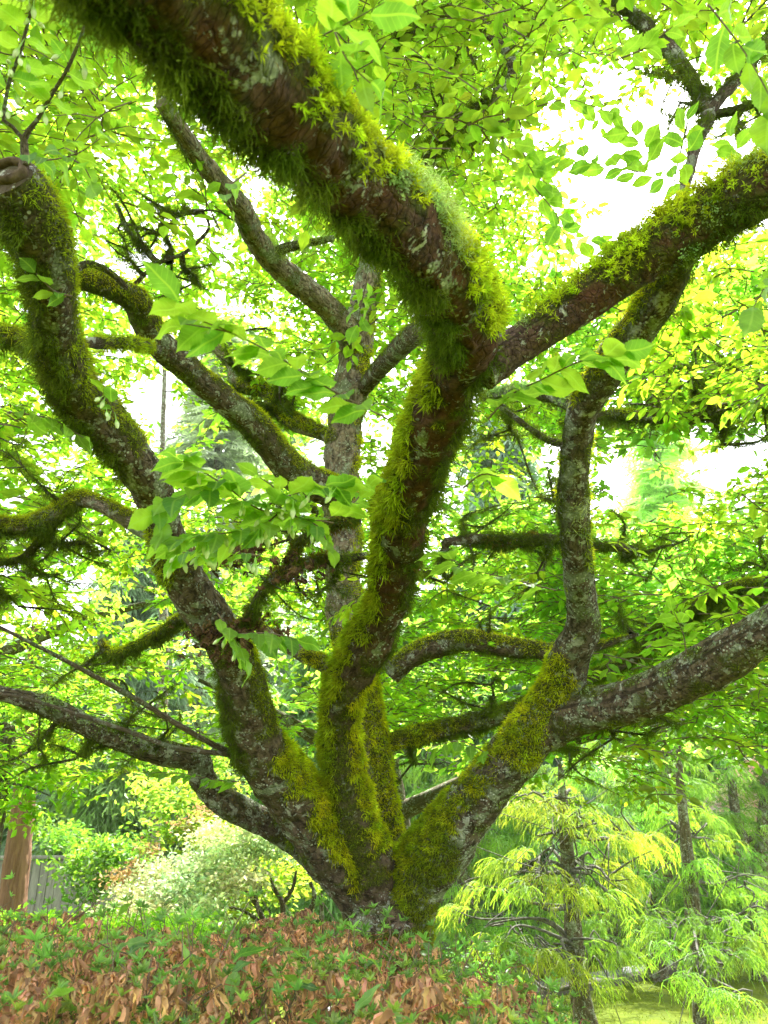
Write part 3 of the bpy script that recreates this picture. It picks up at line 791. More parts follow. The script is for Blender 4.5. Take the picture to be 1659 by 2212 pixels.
limbs = [
    ('branch', [(776, 770, 56, 3.8), (752, 718, 58, 3.76), (722, 678, 56, 3.7), (690, 648, 54, 3.62), (640, 610, 52, 3.5), (585, 558, 50, 3.35), (548, 508, 48, 3.2), (522, 450, 46, 3.05), (480, 400, 42, 2.9), (430, 342, 42, 2.75), (395, 290, 38, 2.6), (350, 220, 34, 2.5)],
     [(4.3, 6, (0.8, 0.8, 0), 0.4, 14000, 0.014, 'usnea'), (6, 10, (-0.5, 0.6, 0), 0.55, 16000, 0.012, 'short'), (8, 12, (-0.5, 0, 0), 0.2, 16000, 0.03, 'shag')], 'bark_grey'),
    ('branch', [(745, 1070, 70, 3.72), (690, 1052, 72, 3.64), (645, 1028, 72, 3.55), (598, 978, 68, 3.45), (545, 915, 66, 3.32), (480, 860, 62, 3.2), (420, 810, 60, 3.08), (362, 760, 60, 2.96), (320, 705, 62, 2.85), (298, 655, 58, 2.75), (240, 622, 55, 2.66), (175, 600, 48, 2.58), (110, 560, 40, 2.5)],
     [(0, 1.8, (0, 0.9, 0.4), 0.3, 26000, 0.02, 'gold'), (2, 7, (0.6, 0.8, 0.2), 0.3, 26000, 0.014, 'gold'), (3.2, 5, (-0.6, -0.8, 0.2), 0.4, 14000, 0.024, 'shag'), (7.5, 12, (0.5, 0.7, 0.2), -0.1, 28000, 0.022, 'gold'), (8, 12, (0, -1, 0), 0.3, 14000, 0.022, 'shag')], 'bark'),
    ('branch', [(700, 1880, 60, 3.3), (640, 1818, 58, 3.26), (560, 1770, 58, 3.2), (490, 1735, 62, 3.14), (440, 1688, 54, 3.1), (424, 1640, 52, 3.06), (360, 1628, 54, 3.0), (270, 1600, 50, 2.92), (190, 1570, 48, 2.86), (115, 1532, 44, 2.8), (50, 1510, 36, 2.74), (-40, 1488, 30, 2.68), (-160, 1460, 26, 2.6)],
     [(1, 4, (0.2, 0.7, 0.5), 0.7, 14000, 0.012, 'short'), (5, 7, (0, 0.9, 0.3), 0.6, 16000, 0.012, 'gold'), (5.5, 10, (-0.1, 0.8, 0.7), 0.5, 8000, 0.009, 'lichen'), (6, 12, (0, -1, 0), 0.55, 12000, 0.026, 'shag')], 'bark_lichen'),
    ('branch', [(345, 1165, 36, 2.42), (300, 1138, 36, 2.44), (258, 1112, 34, 2.46), (212, 1088, 34, 2.48), (170, 1080, 36, 2.5), (120, 1108, 38, 2.5), (60, 1135, 40, 2.48), (-10, 1135, 40, 2.45), (-100, 1120, 36, 2.4)],
     [(1, 8, (0, 1, 0.1), 0.5, 20000, 0.018, 'gold'), (3.4, 8, (0, 0.8, 0.2), -0.2, 38000, 0.022, 'bright'), (3.6, 8, (0, -1, 0.2), 0.0, 30000, 0.034, 'shag')], 'bark_grey'),
    ('branch', [(140, 1105, 20, 2.5), (90, 1165, 20, 2.52), (50, 1205, 18, 2.54), (0, 1215, 16, 2.55), (-60, 1220, 14, 2.56)],
     [(0, 4, (0, -1, 0), -0.6, 30000, 0.028, 'shag'), (0, 4, (0, 1, 0), 0, 20000, 0.02, 'bright')], 'bark'),
    ('branch', [(845, 1455, 46, 3.6), (880, 1425, 50, 3.58), (930, 1398, 50, 3.54), (995, 1384, 50, 3.5), (1080, 1394, 46, 3.46), (1150, 1404, 40, 3.42), (1210, 1408, 34, 3.4), (1290, 1395, 22, 3.38), (1380, 1370, 8, 3.35)],
     [(0, 8, (0, 0.9, 0.2), 0.2, 30000, 0.02, 'gold'), (2, 8, (0, -1, 0), 0.4, 16000, 0.024, 'shag')], 'bark'),
    ('branch', [(820, 1612, 40, 3.6), (880, 1592, 40, 3.62), (960, 1575, 42, 3.66), (1050, 1553, 42, 3.7), (1130, 1525, 38, 3.74), (1230, 1480, 32, 3.8), (1340, 1435, 30, 3.86), (1420, 1380, 30, 3.9), (1500, 1320, 32, 3.95), (1600, 1290, 34, 4.0), (1720, 1280, 30, 4.0)],
     [(0, 10, (0, 1, 0), 0.1, 22000, 0.022, 'short'), (1, 10, (0, -1, 0), 0.0, 22000, 0.032, 'shag'), (0, 2, (0, 0.5, 0.8), 0, 22000, 0.022, 'gold')], 'bark'),
    ('branch', [(500, 1345, 44, 2.68), (455, 1338, 36, 2.7), (400, 1335, 28, 2.74), (340, 1372, 26, 2.78), (290, 1398, 24, 2.8), (245, 1415, 20, 2.83), (215, 1385, 14, 2.85)],
     [(0.5, 6, (0, 1, 0), -0.3, 26000, 0.022, 'gold'), (1, 6, (0, -1, 0), -0.4, 34000, 0.036, 'shag')], 'bark'),
    ('branch', [(790, 1200, 16, 2.6), (740, 1208, 20, 2.52), (680, 1210, 22, 2.46), (630, 1225, 26, 2.42), (590, 1250, 22, 2.4), (560, 1290, 22, 2.42), (530, 1345, 24, 2.5), (500, 1375, 28, 2.6)],
     [(0, 7, (0, 1, 0), 0.0, 20000, 0.022, 'short'), (1, 7, (0, -1, 0), -0.1, 26000, 0.034, 'shag'), (1, 7, ALL, 0.0, 22000, 0.026, 'brown')], 'bark'),
    ('branch', [(635, 1230, 20, 2.42), (640, 1180, 20, 2.4), (680, 1150, 20, 2.4), (740, 1125, 18, 2.42), (775, 1120, 14, 2.5)],
     [(0, 4, ALL, -0.6, 30000, 0.03, 'shag'), (0, 4, ALL, -0.1, 20000, 0.026, 'brown')], 'bark'),
    ('branch', [(715, 1440, 40, 2.9), (672, 1420, 36, 2.94), (630, 1398, 34, 2.98), (590, 1380, 30, 3.0), (540, 1330, 24, 3.05)],
     [(0, 1.4, (0, 0.3, 0.6), 0, 26000, 0.022, 'gold'), (3, 4, (0, 0.3, 0.6), 0, 26000, 0.022, 'gold')], 'bark_grey'),
    ('branch', [(780, 850, 30, 3.8), (812, 805, 38, 3.6), (845, 770, 42, 3.3), (880, 735, 46, 2.9), (930, 700, 50, 2.4)],
     [(0, 4, (-0.4, 0.8, 0.2), 0.5, 18000, 0.014, 'short')], 'bark'),
    ('branch', [(730, 955, 34, 3.8), (700, 938, 32, 3.85), (650, 918, 40, 3.9), (600, 883, 38, 3.95), (575, 843, 38, 4.0), (515, 828, 34, 4.05), (500, 790, 24, 4.1), (465, 750, 20, 4.15), (420, 700, 16, 4.2)],
     [(0.5, 5, (0.2, 0.8, 0.5), -0.1, 26000, 0.024, 'gold'), (2, 7, (0, -1, 0), 0.1, 14000, 0.026, 'shag')], 'bark_grey'),
    ('branch', [(583, 548, 22, 3.34), (620, 535, 22, 3.3), (665, 525, 18, 3.25), (720, 515, 14, 3.2)],
     [(0, 3, ALL, -0.3, 16000, 0.018, 'usnea'), (0, 3, ALL, -0.2, 20000, 0.018, 'short')], 'bark'),
    ('branch', [(1252, 885, 34, 2.26), (1205, 860, 30, 2.34), (1150, 850, 26, 2.42), (1090, 852, 20, 2.5), (1040, 860, 16, 2.6)],
     [(0, 4, (0, 1, 0), 0.1, 22000, 0.014, 'lichen'), (0, 4, (0, -1, 0), 0.2, 16000, 0.02, 'shag')], 'bark_lichen'),
    ('branch', [(1235, 960, 20, 2.3), (1195, 955, 16, 2.35), (1150, 930, 14, 2.4), (1110, 900, 12, 2.45), (1080, 880, 9, 2.5)],
     [(0, 4, ALL, -0.4, 20000, 0.02, 'shag')], 'bark'),
    ('branch', [(1285, 900, 24, 3.2), (1330, 897, 24, 3.15), (1400, 902, 26, 3.1), (1470, 900, 28, 3.05), (1540, 890, 32, 3.0), (1600, 880, 36, 2.95), (1680, 865, 36, 2.9), (1780, 850, 34, 2.85)],
     [(0, 7, (0, 1, 0), 0.0, 24000, 0.022, 'bright'), (0, 7, (0, -1, 0), -0.2, 26000, 0.034, 'shag')], 'bark'),
    ('branch', [(960, 1170, 18, 3.3), (1030, 1165, 24, 3.3), (1110, 1170, 26, 3.3), (1190, 1165, 24, 3.3), (1280, 1180, 20, 3.3), (1360, 1185, 14, 3.3)],
     [(0, 5, ALL, -0.3, 32000, 0.034, 'shag'), (0, 3, ALL, 0.1, 20000, 0.03, 'brown')], 'bark'),
    ('branch', [(1470, 1335, 30, 3.7), (1530, 1300, 34, 3.6), (1600, 1272, 40, 3.5), (1690, 1268, 40, 3.4), (1790, 1262, 36, 3.3)],
     [(0, 4, (0, -1, 0), -0.5, 34000, 0.04, 'shag'), (0, 4, (0, 1, 0), 0.1, 22000, 0.024, 'bright')], 'bark'),
    ('branch', [(1440, 520, 26, 1.9), (1462, 450, 24, 2.0), (1485, 380, 24, 2.1), (1505, 310, 26, 2.2), (1530, 245, 32, 2.3), (1502, 190, 32, 2.4), (1460, 125, 34, 2.45), (1400, 60, 32, 2.5), (1335, 5, 28, 2.55), (1260, -60, 24, 2.6)],
     [(2.6, 9, ALL, -0.2, 26000, 0.03, 'shag'), (0, 9, ALL, 0.3, 12000, 0.014, 'short')], 'bark'),
    ('branch', [(1528, 250, 28, 2.3), (1560, 205, 28, 2.32), (1600, 165, 26, 2.34), (1650, 100, 22, 2.36), (1700, 40, 20, 2.4)],
     [(0, 4, ALL, -0.2, 26000, 0.03, 'shag')], 'bark'),
    ('branch', [(1532, 248, 20, 2.3), (1590, 238, 20, 2.28), (1650, 215, 18, 2.26), (1720, 190, 16, 2.24)],
     [(0, 3, ALL, -0.2, 26000, 0.03, 'shag')], 'bark'),
    ('branch', [(925, 350, 30, 2.4), (935, 325, 34, 2.42), (965, 285, 26, 2.45), (1020, 240, 22, 2.5), (1085, 190, 20, 2.55), (1108, 150, 22, 2.6), (1092, 110, 20, 2.65), (1055, 75, 16, 2.7), (1050, 20, 14, 2.75), (1065, -50, 12, 2.8)],
     [(0, 9, ALL, 0.1, 22000, 0.022, 'short'), (0, 3.6, ALL, -0.8, 34000, 0.036, 'shag'), (0, 2.4, (0.3, 0.8, 0.5), 0.2, 30000, 0.03, 'bright')], 'bark'),
    ('branch', [(1052, 60, 14, 2.7), (1000, 45, 18, 2.6), (940, 35, 20, 2.55), (870, 22, 18, 2.5), (800, 0, 14, 2.45)],
     [(0, 4, ALL, -0.5, 24000, 0.03, 'shag')], 'bark'),
    ('branch', [(150, 590, 18, 2.2), (190, 570, 16, 2.25), (240, 590, 14, 2.3), (270, 620, 14, 2.4)], [(0, 3, ALL, 0, 20000, 0.022, 'short')], 'bark'),
    ('branch', [(290, 615, 10, 3.1), (340, 570, 9, 3.1), (400, 545, 8, 3.1), (450, 495, 7, 3.1), (440, 460, 5, 3.1)], [(1, 4, ALL, 0.3, 12000, 0.018, 'short')], 'bark'),
    ('branch', [(130, 740, 50, 1.9), (80, 735, 44, 1.95), (20, 725, 40, 2.0), (-60, 715, 36, 2.0)],
     [(0, 3, (0, 1, 0.3), -0.4, 40000, 0.026, 'bright'), (0, 3, (0, -1, 0), -0.3, 30000, 0.03, 'shag')], 'bark'),
    ('branch', [(190, 740, 24, 2.2), (240, 742, 26, 2.3), (290, 742, 24, 2.4), (340, 755, 20, 2.7)], [(0, 3, ALL, -0.4, 30000, 0.022, 'bright')], 'bark'),
]
for (nm, pts, spec, mt) in limbs:
    wd = float(np.median([p[2] for p in pts]))
    limb(nm, pts, spec, mat=mt, sides=24 if wd > 30 else 14, step=0.018, dens=1.9 if wd < 40 else 1.3)

# crooked moss-clad twigs growing off the limbs into the crown
tr_ = np.random.default_rng(63)
cents = np.concatenate([t['c'] for t in LIMBS])


def mossy_twig(x, y, d, w=16, style='shag', mdens=1.0):
    e = P(x, y, d)
    k = int(np.argmin(np.linalg.norm(cents - e, axis=1) + 0.3 * np.maximum(0, cents[:, 2] - e[2])))
    s0 = cents[k]
    L = np.linalg.norm(e - s0)
    if L > 2.2:
        s0 = e + (s0 - e) * (1.6 / L); L = 1.6
    n = max(5, int(L / 0.13))
    f = np.linspace(0, 1, n)[:, None]
    W = s0 * (1 - f) + e * f + tr_.normal(size=(n, 3)) * L * 0.055 * np.sin(np.pi * np.clip(f * 0.9 + 0.1, 0, 1)) + np.array([0, 0, -0.10]) * L * np.sin(np.pi * f)
    r0 = w * d / FOC / 2
    t = tube(W, np.linspace(r0, r0 * 0.1, n), 0.02, 10, lump=0.35)
    g = Geo(); gm = Geo()
    grow_moss(gm, t, [(0, n, ALL, -0.4, 75000 * mdens, 0.034, style), (0, n, (0, 1, 0), 0.2, 16000, 0.026, 'short'), (0, n, ALL, 0.2, 12000, 0.03, 'brown')], tr_)
    g.add(t['V'], t['F'], np.full((len(t['V']), 3), 0.4), t['U'])
    for q in range(int(tr_.integers(3, 6))):
        i = int(tr_.integers(n // 3, n)); o = W[i]
        v = nrm(tr_.normal(size=3) * [1, 1, 0.6]) * tr_.uniform(0.12, 0.34)
        tt = tube(np.array([o, o + v * 0.5 + tr_.normal(size=3) * 0.03, o + v]), np.array([r0 * 0.36, r0 * 0.22, r0 * 0.04]), 0.02, 6, lump=0.3)
        g.add(tt['V'], tt['F'], np.full((len(tt['V']), 3), 0.4), tt['U'])
        grow_moss(gm, tt, [(0, 3, ALL, -0.35, 75000 * mdens, 0.028, style)], tr_)
    o = link('branch', g.mesh('branch', M['bark'], trunk_base, smooth=True), tree)
    if gm.n:
        link('moss', gm.mesh('moss', M['moss'], trunk_base), o, kind='stuff')


for (x, y, d) in ((1090, 1160, 3.4), (1000, 1120, 3.5), (1180, 1210, 3.3), (960, 1260, 3.4), (1060, 1310, 3.5), (1340, 1180, 3.6), (1500, 1150, 3.4), (1640, 1190, 3.2), (1560, 1340, 3.4), (1400, 1360, 3.7), (1330, 1300, 3.6), (1640, 1340, 3.2),
                  (850, 130, 2.6), (900, 60, 2.6), (980, 150, 2.7), (1000, 330, 2.6), (890, 240, 2.6), (1150, 60, 2.7), (1600, 60, 2.3), (1450, 210, 2.3), (1380, 150, 2.4), (1640, 250, 2.3), (1590, 300, 2.3),
                  (40, 1310, 2.7), (130, 1240, 2.7), (240, 1190, 2.7), (170, 1440, 2.8), (60, 1620, 2.8), (160, 1640, 2.9), (290, 1530, 2.9), (380, 1560, 2.9), (30, 960, 2.4), (230, 520, 3.0), (290, 410, 3.0), (250, 440, 3.1), (350, 480, 3.2), (440, 620, 3.3),
                  (610, 780, 3.7), (540, 860, 3.8), (640, 830, 3.8), (480, 720, 3.7), (620, 1130, 2.5), (560, 1240, 2.4), (690, 1290, 2.6), (1420, 830, 3.0), (1560, 960, 3.0), (1640, 800, 2.9), (1500, 740, 3.0), (1120, 950, 2.7), (1180, 1000, 2.8),
                  (900, 1650, 3.6), (1060, 1480, 3.6), (1350, 1600, 3.0), (1480, 1560, 2.9), (1250, 1620, 3.1)):
    mossy_twig(x, y, d, w=tr_.uniform(10, 20), mdens=1.0)

# slender bare shoots
for pts in ([(530, 1640, 13, 2.95), (478, 1628, 11, 2.86), (375, 1614, 10, 2.75), (260, 1574, 9, 2.65), (170, 1544, 8, 2.58), (65, 1511, 7, 2.5), (0, 1499, 7, 2.45), (-90, 1490, 6, 2.4)],
            [(525, 1635, 14, 2.95), (470, 1613, 12, 2.86), (390, 1569, 12, 2.7), (310, 1519, 11, 2.55), (245, 1483, 11, 2.45), (190, 1453, 10, 2.35), (125, 1418, 9, 2.25), (75, 1393, 8, 2.18), (30, 1370, 8, 2.1), (-70, 1320, 7, 2.0)],
            [(58, 355, 20, 1.43), (52, 300, 15, 1.42), (80, 260, 9, 1.4), (115, 200, 8, 1.38), (150, 140, 8, 1.36), (180, 65, 7, 1.34), (200, 10, 6, 1.33), (215, -60, 5, 1.32)],
            [(53, 305, 9, 1.42), (28, 275, 9, 1.41), (8, 260, 9, 1.4), (20, 175, 8, 1.38), (40, 125, 8, 1.37), (65, 30, 7, 1.35), (80, -50, 6, 1.33)]):
    limb('shoot', pts, None, mat='bark_grey', sides=10, step=0.02, lump=0.05)

# sawn stub at the upper left: callus ring with a weathered face
def disc_on(name, centre, nrmv, r, ell, mat, thick=0.01, parent=tree, tor=0.25, base=trunk_base, face_mat=None, label=None):
    nz = nrm(np.asarray(nrmv, float))
    X, Y, Z = frame(nrm(np.cross(nz, [0.1, 0.2, 1]))[None], nz[None])
    X, Y, Z = X[0], Y[0], Z[0]
    g = Geo()
    A, B = 40, 12
    a = np.linspace(0, 2 * np.pi, A, endpoint=False); b = np.linspace(0, 2 * np.pi, B, endpoint=False)
    aa, bb = np.meshgrid(a, b, indexing='ij')
    wob = 1 + 0.07 * np.sin(aa * 3 + 1) + 0.04 * np.sin(aa * 7)
    rad = r * wob + r * tor * np.cos(bb)
    V = centre + (np.cos(aa) * rad)[..., None] * X + (np.sin(aa) * rad * ell)[..., None] * Y + (np.sin(bb) * r * tor * 1.2)[..., None] * Z
    i, j = np.meshgrid(np.arange(A), np.arange(B), indexing='ij')
    F = np.stack([i * B + j, ((i + 1) % A) * B + j, ((i + 1) % A) * B + (j + 1) % B, i * B + (j + 1) % B], -1).reshape(-1, 4)
    g.add(V.reshape(-1, 3), F, None, np.stack([aa.ravel() / 6.28, bb.ravel()], 1))
    o = link(name, g.mesh(name, mat, base, smooth=True), parent)
    g = Geo()
    rings = np.linspace(0, 1, 7)
    V = []
    for q in rings:
        V.append(centre + (np.cos(a) * r * q * (1 + 0.07 * np.sin(a * 3 + 1)))[:, None] * X + (np.sin(a) * r * q * ell)[:, None] * Y - Z * thick * (1 - q * 0.7))
    F = [[k * A + m, k * A + (m + 1) % A, (k + 1) * A + (m + 1) % A, (k + 1) * A + m] for k in range(6) for m in range(A)]
    g.add(np.concatenate(V), np.array(F))
    link('cut_face', g.mesh('cut_face', face_mat or mat, base, smooth=True), o)
    return o


callus_m = noise_mat('callus', (0.05, 0.032, 0.022), (0.17, 0.12, 0.085), 60, bump=0.004)
wood_m = noise_mat('weathered_wood', (0.07, 0.06, 0.045), (0.24, 0.21, 0.17), 45, bump=0.006)
hollow_m = noise_mat('rotten_hollow', (0.03, 0.012, 0.008), (0.12, 0.05, 0.03), 60, bump=0.004)
endp, endT = tL['c'][-1], tL['T'][-1]
disc_on('sawn_stub', endp + endT * 0.002 + np.array([0.0, -0.012, 0.0]), endT * 0.7 - FWD * 0.55 + np.array([0, 0, 0.25]), 0.040, 0.7, callus_m, 0.010, face_mat=wood_m, tor=0.22)
kc = P(903, 1212, 2.47)
disc_on('branch_scar', kc, 0.75 * RIGHT - 0.75 * FWD, 0.017, 1.8, noise_mat('orange_callus', (0.12, 0.045, 0.02), (0.30, 0.12, 0.055), 50, bump=0.003), 0.008, face_mat=hollow_m, tor=0.26, parent=tree)

# ------------------------------------------------------------------ near leaves, each an object
NEAR = [leaf_template('near', c, s) for s, c in ((1, 0.0), (2, 0.5), (3, 0.9), (4, 0.3), (5, 1.3), (6, -0.3))]
near_mesh = []
for k, T in enumerate(NEAR):
    for tn in ((1, 1, 1), (0.72, 0.85, 1.0), (1.25, 1.12, 0.9)):
        g = Geo(); g.add(T[0], T[1], np.array(tn), T[3])
        near_mesh.append(g.mesh('leaf', M['leaf_near'], smooth=True))
# flower bud: drop on a thread, built once
gb = Geo()
prof = [(0.0, 0.0), (0.08, 0.06), (0.26, 0.11), (0.40, 0.09), (0.50, 0.045), (0.56, 0.03), (1.0, 0.012)]
A = 8
a = np.linspace(0, 2 * np.pi, A, endpoint=False)
V = np.concatenate([np.stack([np.cos(a) * r_, np.sin(a) * r_, np.full(A, z - 1.0)], 1) for z, r_ in prof])
F = [[k * A + m, k * A + (m + 1) % A, (k + 1) * A + (m + 1) % A, (k + 1) * A + m] for k in range(len(prof) - 1) for m in range(A)]
Cb = np.concatenate([np.full((A, 3), 1.0) * ((1.0, 1.0, 1.0) if k < 3 else (0.55, 0.8, 0.3)) for k in range(len(prof))])
gb.add(V, np.array(F), Cb)
bud_m = foliage_mat('flower_bud', (0.72, 0.80, 0.45), (0.7, 0.85, 0.35), 0.25, 0.5)
bud_mesh = gb.mesh('flower_bud', bud_m, smooth=True)
base_v = Vector(trunk_base)
lr = np.random.default_rng(21)
COUNT = dict(leaf=0, bud=0)
NG = Geo()


def near_spray(pts, n, leaf_px, buds=0, wide=1.0, hang=0.15, tw=4.5, face=0.0, draw=True):
    """pts (x, y, depth): a twig with n alternate leaves, leaf_px long"""
    W = np.array([P(*p) for p in pts])
    c, _, idx = spline(W, np.full(len(W), 0.002), 0.01)
    arc = np.concatenate([[0], np.cumsum(np.linalg.norm(np.diff(c, axis=0), axis=1))])
    dmean = np.mean([p[2] for p in pts])
    if draw:
        r0 = tw * dmean / FOC / 2
        g = Geo()
        add_tube(g, W, np.linspace(r0, r0 * 0.5, len(W)), 0.015, 6, lump=0.1)
        tw_o = link('twig', g.mesh('twig', M['twig'], trunk_base, smooth=True), tree)
    else:
        tw_o = tree
    T = nrm(np.gradient(c, axis=0))
    for q in range(n):
        s = arc[-1] * (0.10 + 0.9 * (q / max(n - 1, 1)) + lr.uniform(-0.015, 0.015))
        s = min(max(s, 0), arc[-1])
        o = np.array([np.interp(s, arc, c[:, k]) for k in range(3)])
        t = nrm(np.array([np.interp(s, arc, T[:, k]) for k in range(3)]))
        upz = np.array([0, 0, 1.0])
        side = nrm(np.cross(upz, t)) * (1 if q % 2 else -1)
        ang = lr.uniform(0.55, 1.15) * wide * (0.2 if q == n - 1 else 1)
        d = t * math.cos(ang) + side * math.sin(ang) + upz * (-hang + lr.normal(0, 0.13))
        zh = upz + lr.normal(0, 0.28, 3) + face * FWD
        L = leaf_px * lr.uniform(0.75, 1.15) * dmean / FOC
        if hang < 0.3:
            zh = zh + 0.6 * FWD * lr.random()
        X, Y, Z = frame(d[None], zh[None])
        m = Matrix(np.array([[*X[0]], [*Y[0]], [*Z[0]]]).T.tolist()).to_4x4() @ Matrix.Diagonal((L, L * lr.uniform(1.0, 1.35), L, 1))
        if COUNT['leaf'] >= 300:
            NG.add(*bake(NEAR[int(lr.integers(0, 6))], (o + d * 0.004)[None], X, Y * 1.15, Z, [L]))
            continue
        ob = link('leaf', near_mesh[int(lr.integers(0, len(near_mesh)))], tw_o)
        m.translation = Vector(o + d * 0.004) - base_v
        ob.matrix_local = m
        COUNT['leaf'] += 1
        if buds and q % max(1, n // buds) == 0:
            for b in range(int(lr.integers(1, 4))):
                ob = link('flower_bud', bud_mesh, tw_o)
                Lb = 0.040 * lr.uniform(0.8, 1.3)
                mm = Matrix.Rotation(lr.normal(0, 0.35), 4, 'X') @ Matrix.Rotation(lr.normal(0, 0.35), 4, 'Y') @ Matrix.Scale(Lb, 4)
                mm.translation = Vector(o + lr.normal(0, 0.006, 3)) - base_v
                ob.matrix_local = mm
                COUNT['bud'] += 1


near_spray([(838, 905, 1.2), (760, 866, 1.17), (680, 822, 1.14), (600, 770, 1.11), (500, 718, 1.08), (430, 690, 1.06), (390, 652, 1.05)], 24, 92, wide=0.9)
near_spray([(500, 718, 1.08), (450, 708, 1.05), (400, 700, 1.03)], 5, 85)
near_spray([(720, 1130, 1.62), (640, 1116, 1.56), (560, 1100, 1.5), (490, 1052, 1.46), (420, 1006, 1.42), (385, 985, 1.4)], 28, 82, buds=5, wide=0.95)
near_spray([(560, 1100, 1.5), (620, 1072, 1.5), (690, 1052, 1.52), (760, 1045, 1.55)], 16, 74, buds=4)
near_spray([(600, 1110, 1.52), (560, 1140, 1.48), (500, 1150, 1.45), (420, 1160, 1.42), (370, 1170, 1.4)], 18, 78, buds=5)
near_spray([(650, 1118, 1.55), (690, 1140, 1.52), (710, 1180, 1.5)], 6, 60)
near_spray([(1055, 905, 1.6), (1105, 852, 1.55), (1170, 820, 1.5), (1250, 782, 1.46), (1335, 762, 1.43)], 17, 78, wide=0.8)
near_spray([(85, 255, 1.4), (115, 200, 1.38), (150, 140, 1.36), (180, 65, 1.34), (200, 10, 1.33), (215, -50, 1.32)], 18, 62, buds=4, draw=False, hang=0.4)
near_spray([(10, 258, 1.4), (20, 175, 1.38), (40, 125, 1.37), (65, 30, 1.35), (80, -40, 1.33)], 14, 62, buds=5, draw=False, hang=0.4)
near_spray([(60, 340, 1.43), (110, 345, 1.38), (170, 330, 1.34), (215, 300, 1.3)], 9, 65, hang=0.3)
near_spray([(150, 340, 1.38), (180, 360, 1.35), (195, 385, 1.33)], 4, 62, hang=0.3)
near_spray([(1530, 10, 1.3), (1570, 60, 1.28), (1610, 115, 1.26), (1640, 165, 1.24), (1670, 225, 1.22), (1700, 300, 1.2)], 15, 82)
near_spray([(1535, 422, 2.0), (1475, 396, 1.98), (1405, 376, 1.95), (1320, 360, 1.93), (1250, 342, 1.9), (1160, 322, 1.88)], 22, 52, face=0.5, tw=3)
near_spray([(1490, 352, 2.0), (1480, 310, 2.0), (1485, 262, 2.0)], 6, 48, face=0.6, tw=3)
near_spray([(1150, 400, 1.9), (1200, 460, 1.9), (1220, 505, 1.9), (1290, 528, 1.9)], 12, 44, face=0.4, tw=3)
near_spray([(700, 75, 0.98), (760, 45, 0.95), (830, 5, 0.93)], 5, 115)
near_spray([(720, 60, 0.98), (750, 130, 0.96), (800, 180, 0.95)], 5, 95)
near_spray([(470, 1325, 1.9), (500, 1370, 1.88), (530, 1420, 1.86)], 9, 58, buds=3, hang=0.5)
near_spray([(520, 1370, 1.9), (580, 1368, 1.86), (640, 1380, 1.84)], 8, 66, hang=0.35)
near_spray([(480, 1050, 1.5), (430, 1060, 1.46), (350, 1090, 1.42), (340, 1120, 1.4)], 12, 76, buds=1)
near_spray([(640, 1116, 1.56), (600, 1060, 1.52), (560, 1030, 1.5)], 7, 66)
near_spray([(700, 1125, 1.6), (760, 1090, 1.62), (800, 1040, 1.66)], 8, 60)
near_spray([(560, 1200, 1.7), (510, 1195, 1.66), (440, 1190, 1.62), (380, 1195, 1.6)], 14, 62, buds=7, hang=0.2)
near_spray([(245, 892, 1.85), (236, 872, 1.83), (226, 850, 1.82)], 3, 42, buds=3)
near_spray([(155, 640, 1.6), (115, 628, 1.56), (78, 590, 1.53)], 6, 48)
near_spray([(530, 1690, 2.9), (470, 1685, 2.86), (400, 1672, 2.82), (330, 1668, 2.8)], 15, 36, tw=3)
near_spray([(1482, 1412, 2.3), (1476, 1370, 2.3), (1456, 1322, 2.3)], 8, 44, tw=3)
near_spray([(1070, 1640, 2.7), (1000, 1602, 2.68), (935, 1612, 2.66)], 10, 42, hang=0.7, tw=3)
near_spray([(1200, 1275, 2.1), (1110, 1252, 2.06), (1020, 1230, 2.02), (955, 1200, 2.0)], 13, 64, tw=3)
near_spray([(1000, 1055, 1.8), (1040, 1025, 1.76), (1080, 1030, 1.74)], 5, 70)
near_spray([(1720, 540, 1.35), (1670, 590, 1.32), (1630, 660, 1.3)], 8, 82, hang=0.4)
near_spray([(530, 375, 1.7), (492, 408, 1.66), (502, 450, 1.64)], 4, 54, hang=0.4)
near_spray([(795, 598, 2.8), (782, 650, 2.8), (772, 700, 2.8)], 6, 44, tw=3, hang=0.4)
near_spray([(20, 890, 2.0), (110, 905, 1.97), (180, 945, 1.95)], 9, 56, buds=2)
near_spray([(1330, 130, 1.7), (1390, 105, 1.7), (1450, 60, 1.68)], 7, 54)
near_spray([(1160, 230, 2.0), (1230, 215, 1.98), (1310, 240, 1.95)], 9, 50, face=0.4, tw=3)
near_spray([(1130, 330, 1.9), (1150, 370, 1.9), (1185, 400, 1.9)], 8, 58, face=0.4, tw=3)
near_spray([(1560, 400, 1.8), (1590, 350, 1.8), (1580, 300, 1.8)], 8, 50, face=0.4, tw=3)
near_spray([(1400, 376, 1.95), (1390, 320, 1.95), (1350, 280, 1.95)], 8, 54, face=0.5, tw=3)
near_spray([(1290, 528, 1.9), (1330, 520, 1.9), (1390, 530, 1.9)], 7, 44, face=0.4, tw=3)
if NG.n:
    link('leaves', NG.mesh('leaves', M['leaf_near'], trunk_base, smooth=True), tree, kind='stuff')

# ------------------------------------------------------------------ the tree's mass of leaves
DENS = [
    "77788888888887688",
    "76655558888632334",
    "76433566998510123",
    "77676786899510022",
    "78888888888620001",
    "68988888898611357",
    "77999987789989899",
    "77854688668757899",
    "88423565577765657",
    "99511125687462013",
    "99874246665423223",
    "99988877778876567",
    "87567777788788888",
    "75566777788888778",
    "87766667778888988",
    "89988655677767665",
    "65364444453555422",
    "30000000000000000",
]
DG = np.array([[int(c) for c in r] for r in DENS]) / 9.0


